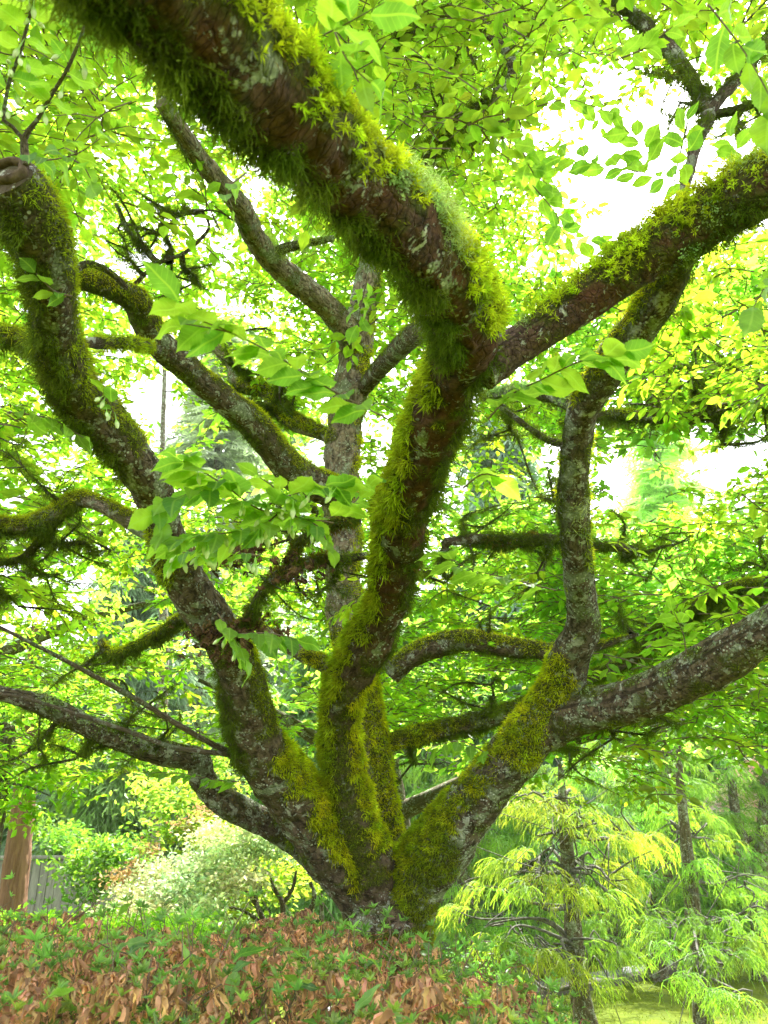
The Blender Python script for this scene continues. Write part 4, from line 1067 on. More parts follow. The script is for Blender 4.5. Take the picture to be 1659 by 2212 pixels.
def dens_at(x, y):
    gx = np.clip(x / 97.6 - 0.5, 0, 15.999); gy = np.clip(y / 100.5 - 0.5, 0, 16.999)
    i, j = np.floor(gy).astype(int), np.floor(gx).astype(int)
    fy, fx = gy - i, gx - j
    return (DG[i, j] * (1 - fy) * (1 - fx) + DG[i + 1, j] * fy * (1 - fx) + DG[i, j + 1] * (1 - fy) * fx + DG[i + 1, j + 1] * fy * fx)


TM = [spray_template(100 + k, 'mid', 9, leaf=0.21) for k in range(10)]
TF = [spray_template(200 + k, 'far', 8, leaf=0.24) for k in range(8)]


def canopy(n, dlo, dhi, rr, power=1.0, x0=-500, x1=2160, y0=-700, y1=1760, clump=0.7, seed=0, layers=True):
    """spray positions in the crown: dense where the crown is dense, grouped in flat layers"""
    x = rr.uniform(x0, x1, n * 4); y = rr.uniform(y0, y1, n * 4)
    d = dlo + (dhi - dlo) * rr.random(n * 4) ** power
    O = P(x, y, d)
    p = dens_at(x, y) ** 1.4 * np.where((y < -150) | (x < -250) | (x > 1900), 0.4, 1.0)
    q = O.copy(); q[:, 2] *= 3.4
    p = p * np.clip(0.55 + clump * 3.2 * fbm(q, 1.15, seed + 40, 2), 0.0, 1.6)
    keep = rr.random(n * 4) < p
    return O[keep][:n], d[keep][:n], np.stack([x, y], 1)[keep][:n]


cr = np.random.default_rng(33)
gl, gt = Geo(), Geo()
O, d, xy = canopy(4700, 2.7, 5.6, cr, 0.8, seed=1)
mid_zone = (xy[:, 0] > 140) & (xy[:, 0] < 1330) & (xy[:, 1] > 250)
k = (d > 3.85) | ~mid_zone | (cr.random(len(d)) < 0.05)
O = O[k]
tn = np.stack([0.85 + 0.25 * cr.random(len(O)), 0.85 + 0.25 * cr.random(len(O)), np.ones(len(O))], 1)
place_sprays(gl, gt, TM, O, 0.295, tn, cr)
for (x0, x1, y0, y1, n_, d0, d1, sz) in ((-100, 250, -150, 420, 95, 1.7, 2.6, 0.23), (700, 1180, -150, 420, 110, 1.9, 2.9, 0.23), (1150, 1700, -200, 150, 14, 1.8, 2.6, 0.24), (380, 800, -300, 0, 40, 1.9, 2.8, 0.24), (1350, 1800, 640, 900, 44, 2.1, 3.0, 0.24)):
    x, y, d = cr.uniform(x0, x1, n_), cr.uniform(y0, y1, n_), cr.uniform(d0, d1, n_)
    k = (cr.random(n_) < dens_at(x, y) * 1.3) | (y < 0)
    place_sprays(gl, gt, TM, P(x, y, d)[k], sz, np.full((int(k.sum()), 3), 0.9), cr)
link('leaves', gl.mesh('leaves', M['leaf'], trunk_base), tree, kind='stuff')
link('twigs', gt.mesh('twigs', M['twig'], trunk_base), tree, kind='stuff')

# neighbouring broad-leaved trees behind
def tree_trunk(rt, base, pts, rads, mat='bark', sides=14, name='trunk', step=0.08, **k):
    g = Geo()
    t = tube(np.array(pts), np.array(rads), step, sides, lump=0.12, **k)
    g.add(t['V'], t['F'], np.full((len(t['V']), 3), 0.35), t['U'])
    return link(name, g.mesh(name, M[mat], base, smooth=True), rt)


def broadleaf(px, Y, label, xr, yr, dr, n, leafmat, size, temps, tint=(1, 1, 1), seed=0, group=None, trunk_w=0.16):
    base = PY(px, 1700, Y); base[2] = 0
    rt = root('broadleaf_tree', base, label, 'tree', group)
    rr = np.random.default_rng(seed)
    top = 5.5
    tree_trunk(rt, base, [base + [0, 0, -0.05], base + [0.08, 0.05, 1.5], base + [-0.1, 0, 3], base + [0.1, 0.1, top]], [trunk_w, trunk_w * 0.8, trunk_w * 0.6, 0.03])
    for k in range(5):
        a = rr.uniform(0, 2 * np.pi); z = rr.uniform(1.6, 3.6); L = rr.uniform(1.2, 2.6)
        tree_trunk(rt, base, [base + [0, 0, z], base + [L * 0.5 * math.cos(a), L * 0.5 * math.sin(a), z + 0.5], base + [L * math.cos(a), L * math.sin(a), z + 0.8]], [trunk_w * 0.45, trunk_w * 0.3, 0.015], sides=8, name='branch')
    gl, gt = Geo(), Geo()
    O, d, _ = canopy(n, dr[0], dr[1], rr, 1.0, xr[0], xr[1], yr[0], yr[1], seed=seed)
    tn = np.array(tint) * np.stack([0.8 + 0.4 * rr.random(len(O))] * 3, 1)
    place_sprays(gl, gt, temps, O, size, tn, rr, tilt=0.3)
    link('crown', gl.mesh('crown', M[leafmat], base), rt, kind='stuff')
    link('twigs', gt.mesh('twigs', M['twig'], base), rt, kind='stuff')
    return rt


broadleaf(-190, 7.0, 'bright yellow-green broad-leaved tree behind the left limb', (-700, 760), (-500, 1700), (5.4, 7.8), 1700, 'leaf_gold', 0.42, TF, seed=301)
broadleaf(838, 6.6, 'yellow-green broad-leaved tree behind the middle limbs', (700, 1330), (-500, 1640), (5.4, 7.4), 1300, 'leaf_gold', 0.42, TF, seed=302, tint=(0.9, 0.95, 1))
broadleaf(1850, 6.0, 'light green broad-leaved tree spreading behind the right arms', (1180, 2300), (500, 1640), (4.6, 6.6), 1500, 'leaf_gold', 0.42, TF, seed=303, tint=(0.85, 0.97, 1))

# ==== PART2 ====
# ------------------------------------------------------------------ background templates
def cat(g):
    return (np.concatenate(g.V).astype(float), np.concatenate(g.F), np.concatenate(g.C), np.concatenate(g.U))


def tuft_template(seed, n=14, leaf=0.35, kind='far', flat=0.8):
    rr = np.random.default_rng(seed)
    T = leaf_template(kind)
    g = Geo()
    O = rr.normal(size=(n, 3)) * [0.42, 0.42, 0.22]
    X, Y, Z = frame(rr.normal(size=(n, 3)) * [1, 1, 0.5], np.array([0, 0, 1.0]) + flat * rr.normal(size=(n, 3)))
    c = np.repeat(rr.uniform(0.7, 1.3, (n, 1)), 3, 1) * np.stack([rr.uniform(0.85, 1.2, n), np.ones(n), rr.uniform(0.8, 1.1, n)], 1)
    g.add(*bake(T, O, X, Y, Z, leaf * rr.uniform(0.6, 1.2, n), c))
    return cat(g)


def ribbon(g, pts, w0, w1, c0, c1, up=np.array([0, 0, 1.0])):
    pts = np.asarray(pts)
    n = len(pts)
    T = nrm(np.gradient(pts, axis=0))
    s = nrm(np.cross(T, up) + 1e-4)
    w = np.linspace(w0, w1, n)[:, None]
    V = np.stack([pts - s * w / 2, pts + s * w / 2], 1).reshape(-1, 3)
    F = []
    for k in range(n - 1):
        F += [[2 * k, 2 * k + 1, 2 * k + 3], [2 * k, 2 * k + 3, 2 * k + 2]]
    C = np.repeat(np.linspace(0, 1, n)[:, None] * np.array(c1) + (1 - np.linspace(0, 1, n)[:, None]) * np.array(c0), 2, 0)
    g.add(V, np.array(F), C)


def thread_template(seed):
    """hanging thread-like shoots of a weeping cypress, bright at the tips"""
    rr = np.random.default_rng(seed)
    g = Geo()
    for k in range(8):
        a = rr.uniform(-1.1, 1.1)
        d = np.array([math.cos(a), math.sin(a), 0])
        L = rr.uniform(0.55, 1.0)
        dr = rr.uniform(0.2, 0.6)
        P4 = np.array([d * 0, d * L * 0.35 + [0, 0, 0.07], d * L * 0.62 + [0, 0, -0.02], d * L * 0.78 + [0, 0, -0.3 * dr - 0.05], d * L * 0.82 + [0, 0, -0.85 * dr]])
        ribbon(g, P4, 0.02, 0.011, (0.5, 0.6, 0.8), (1.3, 1.2, 1.0), rr.normal(size=3))
        for q in range(7):
            t = rr.uniform(0.8, 3.9)
            i = int(t); f = t - i
            o = P4[i] * (1 - f) + P4[i + 1] * f
            b = rr.uniform(-1.4, 1.4) + a
            l = rr.uniform(0.12, 0.3)
            e = o + np.array([math.cos(b) * l * 0.6, math.sin(b) * l * 0.6, -l * 0.75])
            ribbon(g, [o, (o + e) / 2 + [0, 0, 0.03], e], 0.014, 0.007, (0.8, 0.9, 0.9), (1.45, 1.3, 1.0), rr.normal(size=3))
    return cat(g)


def bough_template(seed, droop=0.3, nb=12):
    """flat conifer spray: rib with side shoots of fine needles"""
    rr = np.random.default_rng(seed)
    g = Geo()
    rib = np.array([[t, 0.06 * math.sin(3 * t + seed), 0.1 * t - droop * t * t] for t in np.linspace(0, 1, 5)])
    ribbon(g, rib, 0.05, 0.02, (0.4, 0.4, 0.5), (1, 1, 1))
    for k in range(nb):
        t = 0.1 + 0.88 * k / nb
        o = np.array([np.interp(t, np.linspace(0, 1, 5), rib[:, m]) for m in range(3)])
        for s in (-1, 1):
            l = 0.42 * (1 - 0.65 * t) * rr.uniform(0.7, 1.2)
            a = s * rr.uniform(0.6, 1.1)
            e = o + np.array([math.cos(a) * l, math.sin(a) * l, -droop * l * rr.uniform(0.5, 1.6)])
            ribbon(g, [o, (o + e) / 2 + [0, 0, 0.02], e], 0.035, 0.015, (0.7, 0.7, 0.8), (1.25, 1.25, 1.05))
            for q in range(2):
                f = rr.uniform(0.3, 0.9)
                o2 = o * (1 - f) + e * f
                b = a + rr.uniform(-0.9, 0.9)
                ribbon(g, [o2, o2 + np.array([math.cos(b) * l * 0.4, math.sin(b) * l * 0.4, -droop * 0.5 * l])], 0.03, 0.01, (0.9, 0.9, 0.9), (1.3, 1.3, 1.1))
    return cat(g)


TUFT = [tuft_template(400 + k) for k in range(6)]
TUFTB = [tuft_template(420 + k, 12, 0.42) for k in range(6)]
THREAD = [thread_template(440 + k) for k in range(7)]
BOUGH = [bough_template(460 + k) for k in range(5)]
BOUGHD = [bough_template(470 + k, 0.75) for k in range(5)]

M.update(
    cypress=foliage_mat('cypress_threads', (0.20, 0.31, 0.035), (0.46, 0.66, 0.05), 0.45, 0.6, noise=3),
    fir=foliage_mat('fir_needles', (0.075, 0.15, 0.045), (0.22, 0.42, 0.07), 0.38, 0.6, noise=2),
    bluefir=foliage_mat('blue_conifer', (0.24, 0.36, 0.27), (0.4, 0.58, 0.38), 0.4, 0.6, noise=2),
    palefir=foliage_mat('pale_conifer', (0.42, 0.50, 0.33), (0.62, 0.74, 0.46), 0.55, 0.6, noise=2),
    varieg=foliage_mat('cream_leaf', (0.60, 0.66, 0.42), (0.5, 0.6, 0.3), 0.3, 0.6, noise=5),
    shrub=foliage_mat('shrub_leaf', (0.075, 0.155, 0.022), (0.26, 0.50, 0.04), 0.4, 0.5, noise=4),
    dark=foliage_mat('dark_leaf', (0.06, 0.12, 0.035), (0.16, 0.32, 0.06), 0.3, 0.55, noise=2),
    pink=foliage_mat('pink_blossom', (0.62, 0.45, 0.42), (0.6, 0.45, 0.4), 0.3, 0.6, noise=5),
    rust=foliage_mat('rusty_leaf', (0.42, 0.24, 0.12), (0.5, 0.32, 0.14), 0.4, 0.6, noise=5),
    petal=foliage_mat('wilted_petal', (0.68, 0.41, 0.21), (0.76, 0.46, 0.22), 0.4, 0.75, spec=0.15, noise=60),
    hedgeleaf=foliage_mat('rhododendron_leaf', (0.085, 0.185, 0.040), (0.28, 0.56, 0.06), 0.4, 0.38, veins=True, spec=0.5),
    redthread=foliage_mat('red_stamen', (0.40, 0.06, 0.06), (0.5, 0.1, 0.08), 0.3, 0.5),
)


def pads_foliage(rt, base, pads, temps, mat, size, dens, rr, name='foliage', flatz=0.5, centre=None, tintf=None, tilt=0.3):
    """pads: (x, y, r px, Y)"""
    g = Geo()
    for (x, y, r, Y) in pads:
        c = PY(x, y, Y)
        dep = float(np.dot(c - CAM, FWD))
        rm = r * dep / FOC
        n = max(4, int(dens * rm * rm))
        v = rr.normal(size=(n, 3)); v = nrm(v) * (rr.random(n) ** 0.45)[:, None]
        O = c + v * [rm, rm, rm * flatz] * 1.05
        tn = rr.uniform(0.75, 1.25) * np.ones((n, 3)) * rr.uniform(0.75, 1.25, (n, 1))
        tn[:, 0] *= rr.uniform(0.85, 1.15)
        tn = tn * (0.75 + 0.5 * (v[:, 2:3] * 0.5 + 0.5) ** 1.0) if False else tn
        if tintf is not None:
            tn = tn * np.array(tintf)
        out = None
        if centre is not None:
            o = O - centre; o[:, 2] = 0
            out = nrm(o) * 1.3
        place_sprays(g, None, temps, O, size, tn, rr, tilt=tilt, outward=out)
    return link(name, g.mesh(name, M[mat], base), rt, kind='stuff')


# ------------------------------------------------------------------ weeping cypresses on the lawn
def weeping_cypress(label, trunk, pads, tintf, seed, boughs=True, dens=190, size=0.34):
    rr = np.random.default_rng(seed)
    Wp = np.array([PY(x, y, Y) for (x, y, w_, Y) in trunk])
    base = Wp[0].copy(); base[2] = 0
    rt = root('weeping_cypress', base, label, 'tree', 'weeping cypresses on the mossy lawn')
    rad = [w_ * np.dot(p - CAM, FWD) / FOC / 2 for p, (x, y, w_, Y) in zip(Wp, trunk)]
    pts = np.vstack([[base + [0, 0, -0.05]], Wp]); rad = [rad[0] * 1.5] + rad
    tree_trunk(rt, base, pts, rad, mat='bark', sides=16, step=0.05)
    for k, (x, y, r, Y) in enumerate(pads):
        e = PY(x, y, Y)
        if boughs:
            zz = e[2] + rr.uniform(-0.25, 0.1)
            i = int(np.argmin(np.abs(Wp[:, 2] - zz)))
            s = Wp[i]
            m1 = s * 0.6 + e * 0.4 + rr.normal(size=3) * 0.08 + [0, 0, 0.05]
            m2 = s * 0.3 + e * 0.7 + rr.normal(size=3) * 0.08 + [0, 0, 0.06]
            g = Geo()
            t = tube(np.array([s, m1, m2, e]), np.array([0.022, 0.014, 0.009, 0.004]), 0.08, 6, lump=0.2)
            g.add(t['V'], t['F'], None, t['U'])
            for q in range(3):
                f = rr.uniform(0.2, 0.9); o = s * (1 - f) + e * f
                t = tube(np.array([o, o + rr.normal(size=3) * 0.12, o + rr.normal(size=3) * 0.28 + [0, 0, -0.1]]), np.array([0.01, 0.007, 0.003]), 0.08, 4)
                g.add(t['V'], t['F'], None, t['U'])
            link('branch', g.mesh('branch', M['greytwig'], base, smooth=True), rt)
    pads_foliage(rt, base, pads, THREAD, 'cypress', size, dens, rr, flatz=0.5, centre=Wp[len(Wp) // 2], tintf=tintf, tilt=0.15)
    return rt


M['greytwig'] = noise_mat('grey_twig', (0.05, 0.045, 0.035), (0.20, 0.19, 0.165), 30)


def zp(L, Y0):
    """pads read off the lower right region (x, y, r) -> working units"""
    return [(829.5 + x / 2, 1469 + y / 2, r / 2, Y0 + (Y if len(q) else 0)) for (x, y, r, Y, *q) in [(*p, 1) for p in L]]


weeping_cypress('golden weeping thread cypress with dark trunk in the middle of the lawn',
                [(1268, 2222, 54, 8.3), (1250, 2130, 44, 8.3), (1240, 2040, 40, 8.3), (1236, 1960, 36, 8.3), (1228, 1880, 32, 8.3), (1222, 1800, 28, 8.3), (1215, 1720, 20, 8.3), (1210, 1650, 10, 8.3)],
                zp([(560, 570, 85, -0.2), (690, 550, 80, -0.5), (840, 560, 85, -0.6), (900, 625, 70, -0.7), (1070, 690, 100, -0.5), (1190, 700, 70, -0.2), (480, 820, 80, -0.2), (670, 850, 90, -0.9), (540, 920, 85, -1.0),
                    (860, 920, 85, -1.0), (980, 930, 75, -1.1), (1060, 860, 85, -0.6), (340, 900, 65, 0.1), (600, 470, 60, 0.2), (760, 480, 70, 0.4), (1010, 800, 60, 0), (650, 1170, 90, -0.9), (520, 1130, 60, -0.5),
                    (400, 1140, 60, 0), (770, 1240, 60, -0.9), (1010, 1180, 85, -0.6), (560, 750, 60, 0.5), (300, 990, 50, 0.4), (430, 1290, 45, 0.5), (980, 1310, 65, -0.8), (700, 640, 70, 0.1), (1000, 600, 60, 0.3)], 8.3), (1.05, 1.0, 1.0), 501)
weeping_cypress('green weeping thread cypress at the right edge with low boughs over the moss',
                [(1520, 2215, 44, 9.2), (1515, 2100, 40, 9.2), (1500, 2000, 36, 9.2), (1490, 1900, 30, 9.2), (1480, 1800, 24, 9.2), (1470, 1700, 18, 9.2), (1465, 1600, 9, 9.2)],
                zp([(1380, 810, 80, -0.3), (1400, 1030, 110, -1.2), (1150, 1030, 80, -0.6), (1550, 1070, 80, -0.8), (1250, 1170, 70, -1.2), (1410, 1190, 95, -1.6), (1550, 1210, 80, -1.6), (1300, 1290, 60, -1.8), (1400, 1350, 70, -2),
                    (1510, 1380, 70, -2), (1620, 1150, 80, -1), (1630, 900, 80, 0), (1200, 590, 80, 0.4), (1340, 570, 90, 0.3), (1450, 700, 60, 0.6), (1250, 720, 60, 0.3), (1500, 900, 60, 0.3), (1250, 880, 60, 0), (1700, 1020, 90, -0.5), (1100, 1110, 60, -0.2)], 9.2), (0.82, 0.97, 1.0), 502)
weeping_cypress('tall pale green weeping cypress behind the golden one',
                [(1420, 2150, 50, 12.0), (1420, 2000, 44, 12.0), (1440, 1850, 40, 12.0), (1455, 1720, 36, 12.0), (1440, 1640, 34, 12.0), (1420, 1560, 26, 12.0), (1400, 1450, 12, 12.0)],
                zp([(1300, 340, 100, -0.5), (1520, 370, 80, -0.5), (1000, 420, 120, -0.6), (830, 400, 90, -0.4), (1200, 430, 100, 0), (1400, 250, 100, 0), (1180, 250, 100, 0.3), (1560, 230, 90, 0.3), (1000, 300, 90, 0.5), (700, 400, 80, 0.3),
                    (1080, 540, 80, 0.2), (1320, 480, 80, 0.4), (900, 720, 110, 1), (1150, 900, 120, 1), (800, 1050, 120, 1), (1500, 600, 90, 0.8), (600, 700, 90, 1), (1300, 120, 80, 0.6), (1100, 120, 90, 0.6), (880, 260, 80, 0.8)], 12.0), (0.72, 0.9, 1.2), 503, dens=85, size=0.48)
weeping_cypress('shaded green weeping cypress just right of the big tree trunk',
                [(1000, 2140, 36, 11), (1010, 2000, 32, 11), (1000, 1880, 28, 11), (990, 1760, 20, 11), (985, 1640, 10, 11)],
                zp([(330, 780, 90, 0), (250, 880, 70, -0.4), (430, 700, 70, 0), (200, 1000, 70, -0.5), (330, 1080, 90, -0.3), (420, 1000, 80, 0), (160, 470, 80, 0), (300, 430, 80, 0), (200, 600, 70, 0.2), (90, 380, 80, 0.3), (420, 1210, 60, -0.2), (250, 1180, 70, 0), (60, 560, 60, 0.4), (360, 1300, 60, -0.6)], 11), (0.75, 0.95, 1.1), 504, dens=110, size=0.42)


_gr = np.random.default_rng(12)
weeping_cypress('broad shaded green cypress filling in behind the golden cypress',
                [(1330, 2110, 34, 12.6), (1325, 1980, 30, 12.6), (1330, 1850, 24, 12.6), (1335, 1720, 12, 12.6)],
                [(x + _gr.uniform(-25, 25), y + _gr.uniform(-20, 20), 46, 11.2 + _gr.uniform(-0.7, 1.2)) for x in range(960, 1720, 62) for y in range(1690, 2060, 58)], (0.62, 0.86, 1.0), 505, boughs=False, dens=95, size=0.42)  # darker tint paints shade into this filler cypress


# ------------------------------------------------------------------ conifers and other background trees
def conifer(label, px, Y, top, bot, wpx, mat, temps, n, seed, size=1.0, tintf=(1, 1, 1), tw=0.22, group='conifers beyond the garden', taper=0.75, trunkmat='bark'):
    rr = np.random.default_rng(seed)
    base = PY(px, 1700, Y); base[2] = 0
    rt = root('conifer_tree', base, label, 'tree', group)
    zt, zb = PY(px, top, Y)[2], max(PY(px, bot, Y)[2], 0.2)
    dep = np.dot(PY(px, (top + bot) / 2, Y) - CAM, FWD)
    Rm = wpx / 2 * dep / FOC
    tree_trunk(rt, base, [base + [0, 0, -0.05], base + [0.05, 0, zt * 0.5], base + [0, 0, zt]], [tw, tw * 0.6, 0.02], mat=trunkmat, step=0.3)
    f = rr.random(n)
    z = zb + (zt - zb) * f
    a = rr.uniform(0, 2 * np.pi, n)
    rad = Rm * np.clip(1 - f, 0.05, 1) ** taper * (0.35 + 0.65 * rr.random(n) ** 0.5)
    O = np.stack([base[0] + np.cos(a) * rad, base[1] + np.sin(a) * rad, z - rad * 0.25], 1)
    keep = fbm(O * [1, 1, 1.8], 0.55, seed, 2) > -0.22
    O = O[keep]; a = a[keep]
    g = Geo()
    out = np.stack([np.cos(a), np.sin(a), 0 * a - 0.1], 1) * 1.5
    tn = np.array(tintf) * rr.uniform(0.7, 1.3, (len(O), 1))
    place_sprays(g, None, temps, O, size, tn, rr, tilt=0.25, outward=out)
    link('crown', g.mesh('crown', M[mat], base), rt, kind='stuff')
    return rt


conifer('blue-green conifer with hanging boughs showing between the middle and right limbs', 1130, 17, 830, 1750, 330, 'bluefir', BOUGHD, 900, 601, 1.5)
conifer('pale grey-green conifer high up behind the left limbs', 400, 19, 700, 1750, 460, 'palefir', BOUGH, 620, 602, 1.6)
conifer('second pale conifer seen left of the back stem', 560, 23, 860, 1750, 330, 'palefir', BOUGH, 400, 603, 1.7, (0.8, 0.9, 0.9))
conifer('green fir with a reddish trunk seen low between the left limb and the middle limb', 686, 14, 1380, 1850, 330, 'fir', BOUGHD, 700, 604, 1.1, (1.5, 1.5, 1.3), trunkmat='bark_red', tw=0.17)
conifer('grey-green conifer behind the left branches', 250, 16, 1120, 1900, 460, 'palefir', BOUGHD, 950, 605, 1.2, (0.62, 0.75, 0.7))
conifer('pale yellow-green conifer in the bright gap at the right', 1520, 19, 880, 1750, 430, 'palefir', BOUGH, 700, 606, 1.5, (1.35, 1.5, 0.9))
conifer('olive conifer behind the fence at the left', 220, 14.5, 1600, 2000, 300, 'fir', BOUGHD, 900, 607, 0.9, (1.7, 1.5, 1.2), taper=0.4)
conifer('dark green fir at the far left edge', 20, 17, 1450, 1950, 420, 'fir', BOUGH, 900, 608, 1.2, (1.1, 1.2, 1.1), taper=0.5)
conifer('green fir behind the golden cypress top', 960, 16, 1250, 1950, 420, 'fir', BOUGHD, 900, 609, 1.1, (1.5, 1.5, 1.1), taper=0.5)
conifer('green fir behind the right mossy trunks', 1600, 18, 1350, 2000, 460, 'fir', BOUGH, 900, 610, 1.2, (1.6, 1.7, 1.1), taper=0.5)

# far wood closing the view
rr = np.random.default_rng(700)
g = Geo()
n = 5200
xx = rr.uniform(-1000, 2700, n); yy = rr.uniform(1500, 2040, n) - 130 * rr.random(n) * (rr.random(n) < 0.4)
Yd = rr.uniform(24, 34, n)
O = np.array([PY(a, b, c) for a, b, c in zip(xx, yy, Yd)])
tn = np.ones((n, 3)) * (0.6 + 1.1 * np.clip(0.5 + 0.8 * fbm(O, 0.25, 4, 2), 0, 1))[:, None] * rr.uniform(0.7, 1.3, (n, 1))
place_sprays(g, None, TUFTB, O, 1.7, tn, rr)
link('distant_wood', g.mesh('distant_wood', M['dark']), kind='stuff', label='dark green wood closing the view beyond the garden', category='wood')


def shrub(name, label, cat_, base_px, Y, pads, mat, temps, size, dens, seed, stems=(), tintf=None, flatz=0.55, group=None, stemmat='bark'):
    rr = np.random.default_rng(seed)
    b = PY(base_px, 1900, Y); b[2] = 0
    rt = root(name, b, label, cat_, group)
    for st in stems:
        W = np.array([PY(*p[:2], p[3] if len(p) > 3 else Y) for p in st])
        rad = np.array([p[2] * np.dot(q - CAM, FWD) / FOC / 2 for p, q in zip(st, W)])
        g = Geo()
        t = tube(W, rad, 0.05, 8, lump=0.25)
        g.add(t['V'], t['F'], np.full((len(t['V']), 3), 0.3), t['U'])
        link('stem', g.mesh('stem', M[stemmat], b, smooth=True), rt)
    pads_foliage(rt, b, pads, temps, mat, size, dens, rr, flatz=flatz, tintf=tintf)
    return rt, b, rr


sh, b, rr = shrub('variegated_shrub', 'cream and green variegated shrub in a wide mound with dark crooked stems', 'shrub', 560, 7.0,
      [(300, 1970, 70, 6.6), (390, 1920, 75, 6.7), (350, 1985, 60, 6.5), (470, 1860, 75, 6.9), (540, 1820, 70, 7.0), (600, 1830, 65, 7.1), (430, 1975, 70, 6.5), (520, 1905, 60, 6.7), (400, 1870, 45, 6.9),
       (270, 2000, 45, 6.5), (230, 1990, 40, 6.5), (310, 1925, 55, 6.8), (480, 1810, 50, 7.1), (350, 1880, 45, 7.0), (620, 1800, 45, 7.2), (600, 1790, 45, 7.2), (460, 1800, 45, 7.2)], 'varieg', TUFT, 0.14, 1300, 801,
      stems=([(600, 2050, 14), (585, 2010, 12), (558, 1965, 11), (548, 1905, 9), (552, 1870, 6)], [(556, 1960, 9), (530, 1925, 8), (500, 1912, 7), (460, 1908, 5)], [(590, 2015, 9), (560, 1990, 8), (520, 1965, 6), (480, 1960, 4)],
             [(620, 2050, 13), (612, 1990, 12), (610, 1950, 11), (590, 1915, 8), (582, 1885, 5)], [(612, 1950, 9), (632, 1920, 8), (640, 1880, 5)], [(660, 2040, 12), (665, 1980, 11), (680, 1940, 10), (670, 1905, 7)],
             [(690, 2040, 11), (695, 1970, 10), (692, 1930, 8)], [(548, 1905, 8), (565, 1925, 7), (560, 1895, 5)]), flatz=0.45)
shrub('golden_maple', 'yellow-green laceleaf maple with rusty tips rising behind the variegated shrub', 'tree', 470, 8.6,
      [(400, 1740, 60, 8.4), (450, 1720, 65, 8.5), (500, 1790, 60, 8.3), (370, 1790, 50, 8.2), (340, 1720, 60, 8.8), (470, 1660, 50, 8.8), (560, 1840, 60, 8.2), (420, 1800, 60, 8.2), (600, 1890, 60, 8.0), (640, 1840, 50, 8.3), (490, 1880, 60, 7.9),
       (560, 1930, 60, 7.8), (460, 2000, 60, 7.7), (520, 2010, 60, 7.6), (690, 1900, 50, 8.3), (390, 1680, 45, 8.8)], 'leaf_gold', TUFT, 0.22, 420, 802,
      stems=([(520, 2060, 16), (500, 1950, 14), (480, 1860, 10), (450, 1760, 6)],), tintf=(1.15, 0.95, 0.9), flatz=0.4)
shrub('rusty_shrub', 'low shrub with rusty orange new leaves at the left shoulder of the golden maple', 'shrub', 320, 8.0,
      [(335, 1835, 24, 7.9), (300, 1870, 18, 7.8), (262, 1892, 22, 7.7), (255, 1905, 18, 7.7), (430, 1758, 18, 7.9), (445, 1750, 14, 7.9), (395, 1782, 18, 7.9)], 'rust', TUFT, 0.12, 1400, 803,
      stems=([(300, 2020, 8), (300, 1950, 6), (310, 1880, 3)],), flatz=0.35)
shrub('green_shrub', 'open bright green shrub with dark forked stem in front of the board fence', 'shrub', 205, 9.5,
      [(200, 1850, 50, 9.5), (160, 1880, 40, 9.5), (245, 1900, 50, 9.4), (230, 1840, 50, 9.6), (180, 1930, 45, 9.4), (260, 1830, 50, 9.7), (290, 1860, 40, 9.6), (150, 1810, 40, 9.8), (120, 1800, 40, 10), (60, 1770, 30, 11)], 'shrub', TUFT, 0.22, 420, 804,
      stems=([(206, 2010, 9), (203, 1950, 8), (196, 1915, 6), (170, 1880, 4)], [(203, 1950, 6), (225, 1915, 5), (240, 1870, 3)], [(196, 1915, 5), (205, 1880, 3)]), tintf=(1.1, 1.2, 1))
shrub('low_shrub', 'long low bank of small bright green leaves behind the left end of the wilted hedge', 'shrub', 150, 5.0,
      [(x, 2005 + 14 * math.sin(x * 0.05), 42, 5.0) for x in range(-160, 440, 42)] + [(x, 2060, 60, 4.7) for x in range(-160, 440, 60)], 'shrub', TUFT, 0.11, 1500, 805, tintf=(2.4, 2.2, 1.4))
shrub('broadleaf_shrub', 'mid green leafy shrub on the lawn left of the golden cypress trunk', 'shrub', 1090, 6.4,
      [(1120, 2180, 60, 6.2), (1170, 2200, 40, 6.2), (1050, 2140, 60, 6.3), (1000, 2080, 50, 6.4), (1080, 2200, 60, 5.9), (960, 2120, 60, 6.4)], 'shrub', TUFT, 0.15, 800, 806, tintf=(0.75, 0.9, 1.1))
sh, b, rr = shrub('flowering_shrub', 'pale pink flowering shrub beside the dark trunks at the right edge', 'shrub', 1600, 13.5,
      [(1590, 1720, 50, 13.5), (1610, 1770, 50, 13.4), (1640, 1720, 50, 13.6), (1570, 1760, 35, 13.5), (1630, 1670, 50, 13.7), (1660, 1780, 50, 13.5), (1640, 1560, 50, 13.7)], 'pink', TUFT, 0.22, 260, 807,
      stems=([(1610, 2000, 14), (1612, 1850, 10), (1600, 1750, 5)],))
pads_foliage(sh, b, [(1600, 1740, 70, 13.8), (1650, 1700, 60, 13.8), (1620, 1800, 70, 13.6)], TUFT, 'shrub', 0.3, 120, rr, name='leaves', tintf=(0.8, 0.9, 1))
